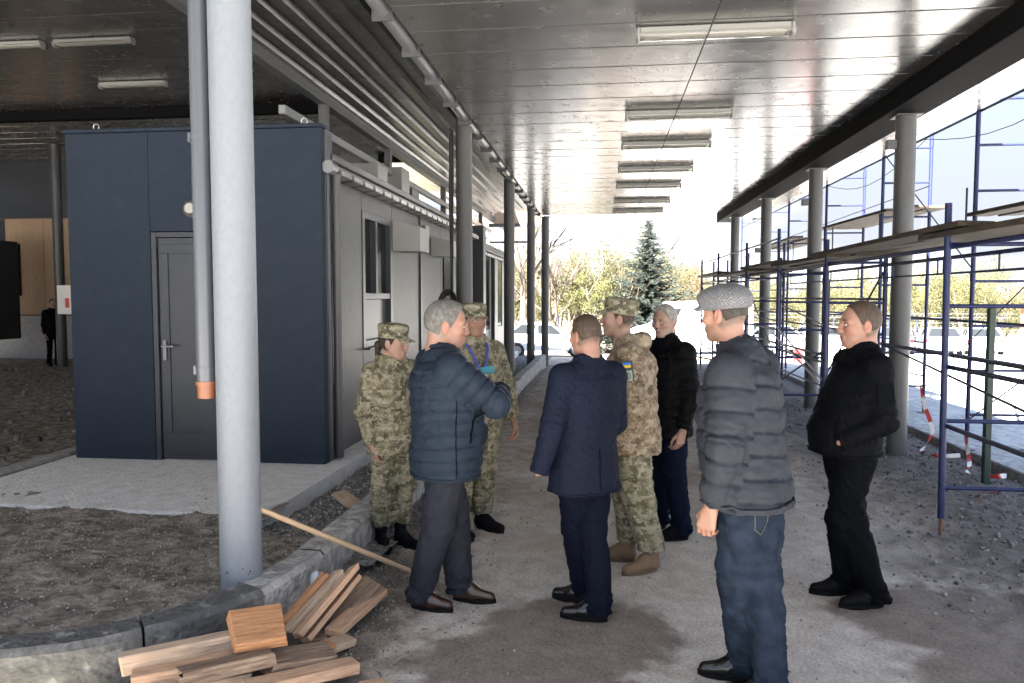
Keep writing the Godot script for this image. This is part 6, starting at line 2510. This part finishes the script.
func build_people() -> void:
	M.weave = bump(0.25, 5.0, 2, 71, 256)
	var sk := mat("skin", Color.WHITE, 0.5, 0.0, 0.4)
	sk.vertex_color_use_as_albedo = true
	sk.subsurf_scatter_enabled = true
	sk.subsurf_scatter_strength = 0.08
	var olive := [Color(0.1075, 0.0963, 0.0585), Color(0.2150, 0.1961, 0.1376), Color(0.0499, 0.0473, 0.0292), Color(0.2666, 0.2477, 0.1849)]
	camo("camo_green", 5, olive, 0.4)
	camo("camo_cap", 25, olive, 0.5)
	camo("camo_tan", 8, [Color(0.1333, 0.0989, 0.0602), Color(0.2322, 0.1909, 0.1333), Color(0.0688, 0.0482, 0.0292), Color(0.2838, 0.2451, 0.1849)], 0.4)
	camo("camo_trousers", 15, [Color(0.1118, 0.1015, 0.0628), Color(0.2107, 0.1935, 0.1376), Color(0.0533, 0.0516, 0.0327), Color(0.2580, 0.2408, 0.1806)], 0.0)
	cloth("puffer_blue", Color(0.0165, 0.0235, 0.036), 3.0, 0.42, 0.2, 61)
	cloth("navy_quilt", Color(0.0080, 0.0099, 0.0209), 3.0, 0.6, 0.2, 62)
	M.navy_quilt.normal_texture = quilt_picture()
	M.navy_quilt.normal_scale = 0.9
	M.navy_quilt.albedo_texture = tex(0.02, [[0.0, Color(0.006, 0.0083, 0.017)], [1.0, Color(0.0095, 0.0125, 0.0245)]], 4, 63, 256)
	M.navy_quilt.uv1_scale = Vector3(10, 10, 10)
	cloth("puffer_black", Color(0.0025, 0.0028, 0.0037), 3.0, 0.55, 0.2, 64)
	cloth("puffer_grey", Color(0.0225, 0.0255, 0.0325), 3.0, 0.6, 0.18, 65)
	cloth("softshell_black", Color(0.0025, 0.0030, 0.0045), 3.0, 0.7, 0.2, 66)
	cloth("suit_navy", Color(0.0040, 0.0055, 0.0119), 3.0, 0.75, 0.2, 67)
	cloth("suit_slate", Color(0.0195, 0.021, 0.0285), 3.0, 0.75, 0.2, 68)
	cloth("jeans_dark", Color(0.0115, 0.0172, 0.0285), 2.5, 0.85, 0.45, 69)
	cloth("jeans_blue", Color(0.0040, 0.0064, 0.0160), 2.5, 0.85, 0.3, 70)
	cloth("trousers_black", Color(0.0025, 0.0030, 0.0040), 3.0, 0.8, 0.2, 71)
	textured("tweed", tweed_picture(), Vector3(5, 5, 5), 0.9)
	mat("leather_black", lin(0.006, 0.006, 0.007), 0.25)
	mat("leather_brown", lin(0.03, 0.012, 0.009), 0.25)
	mat("suede_tan", lin(0.14, 0.09, 0.052), 0.8)
	mat("boot_black", lin(0.004, 0.004, 0.005), 0.65, 0.0, 0.2)
	mat("sole_dark", lin(0.006, 0.006, 0.006), 0.8, 0.0, 0.2)
	mat("sole_tan", lin(0.1, 0.065, 0.04), 0.8)
	for h in [["hair_grey", Color(0.06, 0.058, 0.055), Color(0.13, 0.126, 0.12)], ["hair_dark", Color(0.012, 0.01, 0.009), Color(0.035, 0.027, 0.022)], ["hair_light_grey", Color(0.15, 0.14, 0.128), Color(0.25, 0.235, 0.215)], ["hair_brown", Color(0.025, 0.016, 0.011), Color(0.06, 0.04, 0.027)]]:
		textured(h[0], tex(0.05, [[0.2, h[1]], [0.8, h[2]]], 4, 75, 256), Vector3(12, 2, 3), 0.6, M.weave, 0.4)

	var people := person_list()
	jobs = [["head", false], ["head", true], ["hand", 0.35], ["hand", 0.8], ["shoe", false], ["shoe", true], ["hair", "crop"], ["hair", "full"], ["hair", "bun"], ["cap", "field"], ["cap", "flat"]]
	var base := jobs.size()
	for c in people:
		jobs.append(["jacket", c])
		jobs.append(["trousers", c])
		jobs.append(["body", c])
	results.resize(jobs.size())
	var gid := WorkerThreadPool.add_group_task(job, jobs.size())
	WorkerThreadPool.wait_for_group_task_completion(gid)
	print("shapes")
	var tpl := {"head_m": results[0], "head_f": results[1], "hand": results[2], "fist": results[3], "shoe_mesh": mesh_of(results[4]), "boot_mesh": mesh_of(results[5]), "hair_crop_mesh": mesh_of(results[6]), "hair_full_mesh": mesh_of(results[7]), "hair_bun_mesh": mesh_of(results[8]), "cap_field_mesh": mesh_of(results[9]), "cap_flat_mesh": mesh_of(results[10]), "sole_mesh": sole_shape().mesh()}
	for i in people.size():
		var k := base + i * 3
		var t := person(people[i], tpl, {"jacket": results[k], "trousers": results[k + 1], "body": results[k + 2]})
		dress(people[i], t, {"jacket": results[k], "trousers": results[k + 1]})
	jobs = []
	results = []


func person_list() -> Array:
	var fair := Color(0.265, 0.165, 0.125)
	var ruddy := Color(0.26, 0.145, 0.107)
	var down := [Vector3(0.12, -1, -0.02), Vector3(0.02, -1, 0.2)]
	var down_r := [Vector3(-0.12, -1, -0.02), Vector3(-0.02, -1, 0.2)]
	return [
		{"label": "woman in camouflage uniform and field cap at the left of the group", "at": [-1.46, -5.1], "yaw": 48.0, "h": 1.57, "build": 0.9, "head_scale": Vector3(1.12, 1.1, 1.12), "seed": 1, "feet": [[-1.38, -5.14, 60], [-1.52, -5.06, 30]], "arms": [down, [Vector3(-0.2, -1, -0.05), Vector3(0.1, -1, 0.22)]], "hands": ["hand", "hand"], "fem": true, "skin": Color(0.30, 0.187, 0.146), "beard": 0.0, "look": 32.0, "nod": 4.0, "hair": "bun", "hair_mat": "hair_dark", "hair_color": Color(0.02, 0.015, 0.012), "cap": "field", "cap_mat": "camo_cap", "top": "camo_green", "legs": "camo_trousers", "shoes": "boot_black", "boot": true, "pad": 0.03, "hem": 0.69, "folds": 0.01, "loose": 0.02, "leg_folds": 0.012, "cuff": 0.17, "collar": 0.02, "hood": 0.8, "flare": 0.005},
		{"label": "grey-haired man in blue quilted puffer coat with his arm raised", "at": [-0.94, -4.17], "yaw": 120.0, "h": 1.74, "build": 1.22, "head_scale": Vector3(1.16, 1.13, 1.16), "seed": 2, "feet": [[-0.76, -4.24, 82], [-0.98, -4.1, 78]], "arms": [[Vector3(0.2, -0.8, 0.5), Vector3(-0.7, 0.3, 0.6)], [Vector3(-0.3, -0.62, 0.7), Vector3(0.88, 0.12, 0.45)]], "skin": ruddy, "look": -16.0, "nod": 6.0, "hair": "full", "hair_mat": "hair_grey", "hair_color": Color(0.16, 0.15, 0.14), "top": "puffer_blue", "top_name": "puffer_coat", "legs": "suit_slate", "shoes": "leather_brown", "pad": 0.032, "hem": 0.77, "quilt": 0.068, "quilt_amp": 0.008, "belly": 0.05, "sleeve": 1.12, "collar": 0.035, "loose": 0.015, "hip": Vector3(0, 0, -0.02)},
		{"label": "man in camouflage with field cap and blue lanyard behind the blue coat", "at": [-0.92, -5.5], "yaw": 28.0, "h": 1.72, "build": 1.0, "seed": 3, "feet": [[-0.86, -5.58, 60], [-1.02, -5.4, 40]], "arms": [[Vector3(0.4, -1, -0.1), Vector3(0.12, -1, 0.3)], down_r], "hands": ["hand", "hand"], "skin": ruddy, "look": 8.0, "hair": "crop", "hair_mat": "hair_dark", "hair_color": Color(0.03, 0.022, 0.017), "cap": "field", "cap_mat": "camo_cap", "top": "camo_green", "legs": "camo_trousers", "shoes": "boot_black", "boot": true, "pad": 0.032, "hem": 0.74, "folds": 0.011, "loose": 0.025, "leg_folds": 0.012, "cuff": 0.13, "collar": 0.03, "hood": 0.7},
		{"label": "man in navy diamond-quilted jacket seen from behind in the middle", "at": [-0.06, -4.18], "yaw": -146.0, "h": 1.68, "build": 0.98, "seed": 4, "feet": [[-0.12, -4.3, -110], [-0.05, -4.06, -98]], "arms": [[Vector3(0.32, -1, -0.12), Vector3(0.28, -1, 0.12)], [Vector3(-0.15, -1, 0.1), Vector3(0.3, -0.4, 0.8)]], "skin": ruddy, "look": 6.0, "nod": 6.0, "hair": "crop", "hair_mat": "hair_brown", "hair_color": Color(0.04, 0.03, 0.022), "top": "navy_quilt", "top_name": "quilted_jacket", "legs": "suit_navy", "shoes": "leather_black", "pad": 0.026, "hem": 0.70, "folds": 0.006, "loose": 0.012, "collar": 0.02, "flare": 0.012, "lean": Vector3(0, 0, -0.02)},
		{"label": "tall soldier in tan camouflage jacket and field cap facing left", "at": [0.205, -4.92], "head_off": Vector3(0, 0, 0.055), "lean": Vector3(0, 0, 0.02), "yaw": -98.0, "h": 1.76, "build": 1.05, "seed": 5, "feet": [[0.29, -4.82, -60], [0.14, -5.02, -100]], "arms": [[Vector3(0.14, -1, -0.12), Vector3(-0.15, -0.8, 0.5)], [Vector3(-0.1, -1, 0.1), Vector3(0.1, -0.6, 0.8)]], "skin": fair, "look": 4.0, "nod": -4.0, "hair": "crop", "hair_mat": "hair_brown", "hair_color": Color(0.06, 0.045, 0.035), "cap": "field", "cap_mat": "camo_cap", "cap_tilt": -4.0, "top": "camo_tan", "legs": "camo_trousers", "shoes": "suede_tan", "sole": "sole_tan", "boot": true, "pad": 0.04, "hem": 0.78, "folds": 0.012, "loose": 0.03, "leg_folds": 0.013, "cuff": 0.14, "collar": 0.03, "hood": 1.05, "flare": 0.005},
		{"label": "grey-haired man in black puffer coat and blue jeans behind the soldier", "at": [0.5, -5.62], "yaw": -52.0, "h": 1.72, "build": 1.03, "seed": 6, "feet": [[0.55, -5.5, -80], [0.42, -5.74, -60]], "arms": [[Vector3(0.2, -1, -0.02), Vector3(-0.05, -1, 0.22)], down_r], "hands": ["hand", "hand"], "skin": fair, "look": 10.0, "nod": 6.0, "beard": 0.3, "hair": "full", "hair_mat": "hair_light_grey", "hair_color": Color(0.25, 0.23, 0.21), "top": "puffer_black", "top_name": "puffer_coat", "legs": "jeans_blue", "shoes": "boot_black", "pad": 0.034, "hem": 0.76, "quilt": 0.075, "quilt_amp": 0.007, "belly": 0.02, "collar": 0.045, "loose": 0.015},
		{"label": "man in grey puffer jacket and tweed flat cap with his back turned", "at": [0.66, -3.42], "yaw": -122.0, "h": 1.83, "build": 1.1, "head_scale": Vector3(0.95, 1.0, 0.95), "head_off": Vector3(0, 0, 0.05), "lean": Vector3(0, 0, 0.05), "seed": 7, "feet": [[0.63, -3.5, -100], [0.71, -3.31, -100]], "arms": [[Vector3(0.2, -1, -0.06), Vector3(-0.05, -1, 0.24)], [Vector3(-0.12, -1, 0.1), Vector3(0.2, -0.7, 0.6)]], "hands": ["hand", ""], "skin": ruddy, "look": -6.0, "nod": 2.0, "beard": 0.45, "hair": "crop", "hair_mat": "hair_dark", "hair_color": Color(0.04, 0.032, 0.027), "cap": "flat", "cap_mat": "tweed", "cap_tilt": 4.0, "top": "puffer_grey", "top_name": "puffer_jacket", "legs": "jeans_dark", "shoes": "leather_black", "pad": 0.032, "hem": 0.86, "quilt": 0.1, "quilt_amp": 0.01, "belly": 0.03, "collar": 0.04, "loose": 0.02, "sleeve": 1.05},
		{"label": "man in black softshell jacket with hands in pockets at right", "at": [1.47, -4.5], "yaw": -82.0, "h": 1.74, "build": 1.08, "head_scale": Vector3(1.12, 1.12, 1.12), "seed": 8, "feet": [[1.42, -4.6, -88], [1.53, -4.42, -80]], "arms": [[Vector3(0.16, -1, -0.06), Vector3(-0.2, -0.45, 0.8)], [Vector3(-0.2, -1, -0.1), Vector3(0.2, -0.45, 0.85)]], "skin": ruddy, "look": -4.0, "nod": 0.0, "hair": "crop", "hair_mat": "hair_brown", "hair_color": Color(0.05, 0.033, 0.024), "top": "softshell_black", "top_name": "softshell_jacket", "legs": "trousers_black", "shoes": "boot_black", "pad": 0.03, "hem": 0.88, "folds": 0.008, "belly": 0.06, "collar": 0.04, "loose": 0.02, "lean": Vector3(0, 0, -0.055), "hip": Vector3(0, 0, 0.045), "bend": 0.05},
		{"label": "person in black standing by the post deep under the dark canopy", "at": [-14.1, -17.9], "yaw": 60.0, "h": 1.75, "build": 1.0, "seed": 9, "y": -0.03, "feet": [[-14.0, -17.9, 60], [-14.2, -17.85, 50]], "arms": [down, down_r], "hands": ["hand", "hand"], "skin": fair, "hair": "crop", "hair_mat": "hair_dark", "hair_color": Color(0.02, 0.02, 0.02), "top": "softshell_black", "legs": "trousers_black", "shoes": "boot_black", "pad": 0.03, "hem": 0.8, "cell": 0.02, "group": ""},
	]


# small pieces worn by single people
func dress(c: Dictionary, t: Node3D, parts: Dictionary) -> void:
	var s := skeleton(c)
	if not M.has("zip"):
		mat("zip", lin(0.003, 0.003, 0.004), 0.7, 0.0, 0.08)
		mat("thread", lin(0.05, 0.043, 0.033), 0.8)
	var ax0: Vector3 = s.hip
	match int(c.seed):
		1:
			seam(t, "placket", parts.jacket, ax0, [Vector2(2, 1.2), Vector2(2, 0.71)], 0.3, 0.006, M.camo_green)
			seam(t, "pocket_flap", parts.jacket, ax0, [Vector2(-18, 1.1), Vector2(-48, 1.09)], 0.3, 0.007, M.camo_green)
			seam(t, "waist_cord", parts.jacket, ax0, [Vector2(-60, 0.92), Vector2(60, 0.92)], 0.24, 0.004, M.camo_green)
		2:
			seam(t, "zip", parts.jacket, ax0, [Vector2(-66, 1.2), Vector2(-72, 0.98)], 0.34, 0.006, M.zip)
			seam(t, "seam", parts.jacket, ax0, [Vector2(-92, 1.22), Vector2(-92, 0.79)], 0.34, 0.003, M.zip)
			seam(t, "hem", parts.jacket, ax0, [Vector2(-180, 0.785), Vector2(-20, 0.785)], 0.4, 0.007, M.puffer_blue)
		4:
			seam(t, "vent_seam", parts.jacket, ax0, [Vector2(180, 0.95), Vector2(180, 0.72)], 0.3, 0.003, M.zip)
			seam(t, "hem", parts.jacket, ax0, [Vector2(100, 0.71), Vector2(280, 0.71)], 0.34, 0.006, M.navy_quilt)
		6:
			seam(t, "zip", parts.jacket, ax0, [Vector2(0, 1.36), Vector2(0, 0.78)], 0.32, 0.005, M.zip)
		3:
			if not M.has("lanyard"):
				mat("lanyard", lin(0.03, 0.05, 0.3), 0.6)
				mat("badge", lin(0.6, 0.62, 0.64), 0.4)
			var g := G.new()
			var n: Vector3 = s.neck
			for sg in [-1.0, 1.0]:
				g.tube([n + Vector3(0.085 * sg, 0.0, 0.03), n + Vector3(0.07 * sg, -0.05, 0.125), n + Vector3(0.03 * sg, -0.16, 0.185), n + Vector3(0, -0.22, 0.19)], [0.008, 0.009, 0.009, 0.009], 6)
			var ln := put("lanyard", g, M.lanyard, t)
			g = G.new()
			g.box(n + Vector3(0, -0.27, 0.195), Vector3(0.06, 0.085, 0.006), 0.002)
			put("badge", g, M.badge, ln)
		5:
			# sleeve patches: a small flag above a dark emblem
			var el: Vector3 = s.el[0]
			var sh: Vector3 = s.sh[0]
			var ax := (el - sh).normalized()
			var mid := sh.lerp(el, 0.42)
			var out := Vector3(1, 0, 0.12)
			out = (out - ax * out.dot(ax)).normalized()
			var b := Basis((-ax).cross(out).normalized(), -ax, out)
			mat("flag_blue", lin(0.03, 0.13, 0.5), 0.8)
			mat("flag_yellow", lin(0.62, 0.45, 0.03), 0.8)
			mat("patch_dark", lin(0.035, 0.05, 0.035), 0.8)
			mat("patch_pale", lin(0.25, 0.3, 0.28), 0.8)
			for a in [[Vector3(0, 0.03, 0.096), Vector3(0.075, 0.13, 0.006), "patch_dark"], [Vector3(0, 0.079, 0.1), Vector3(0.05, 0.017, 0.005), "flag_blue"], [Vector3(0, 0.062, 0.1), Vector3(0.05, 0.017, 0.005), "flag_yellow"], [Vector3(0, 0.003, 0.1), Vector3(0.058, 0.066, 0.005), "patch_pale"]]:
				var g := G.new()
				g.box(mid + b * a[0], a[1], 0.002, b)
				put("patch", g, M[a[2]], t)
			var g2 := G.new()
			var pts := []
			var rr := []
			for k in 13:
				pts.append(mid + b * Vector3(cos(TAU * k / 12.0) * 0.017, 0.003 + sin(TAU * k / 12.0) * 0.02, 0.1035)); rr.append(0.0025)
			g2.tube(pts, rr, 5, false)
			g2.tube([mid + b * Vector3(0, -0.017, 0.1035), mid + b * Vector3(0, 0.023, 0.1035)], [0.003, 0.003], 5)
			put("emblem", g2, M.patch_dark, t)
		7:
			seam(t, "hem", parts.jacket, ax0, [Vector2(60, 0.885), Vector2(260, 0.885)], 0.4, 0.008, M.puffer_grey)
			seam(t, "pocket_stitching", parts.trousers, ax0, [Vector2(118, 0.865), Vector2(118, 0.78), Vector2(133, 0.755), Vector2(150, 0.78), Vector2(150, 0.865)], 0.3, 0.0022, M.thread)
			# dark phone held in the near hand
			var wr: Vector3 = s.wr[0]
			var dir: Vector3 = (wr - s.el[0]).normalized()
			var g := G.new()
			g.box(Vector3.ZERO, Vector3(0.014, 0.13, 0.03), 0.004)
			var o := put("phone", g, M.tinted_pane, null)
			tag(o, "dark slim phone in the hand of the flat cap man", "phone")
			o.transform = Transform3D(t.basis, t.position) * Transform3D(Basis(Vector3.RIGHT, -0.15), wr + dir * 0.1 + Vector3(-0.028, 0.02, 0.012))
		8:
			seam(t, "zip", parts.jacket, ax0, [Vector2(52, 1.16), Vector2(46, 0.98)], 0.34, 0.005, M.zip)
			seam(t, "hem", parts.jacket, ax0, [Vector2(-30, 0.895), Vector2(200, 0.895)], 0.4, 0.007, M.softshell_black)
			var el: Vector3 = s.el[0]
			var sh: Vector3 = s.sh[0]
			var ax := (el - sh).normalized()
			var mid := sh.lerp(el, 0.5)
			var out := Vector3(1, 0, 0.1)
			out = (out - ax * out.dot(ax)).normalized()
			var b := Basis((-ax).cross(out).normalized(), -ax, out)
			var g := G.new()
			g.box(mid + b * Vector3(0, 0, 0.074), Vector3(0.09, 0.11, 0.012), 0.003, b)
			put("patch", g, M.trousers_black, t)
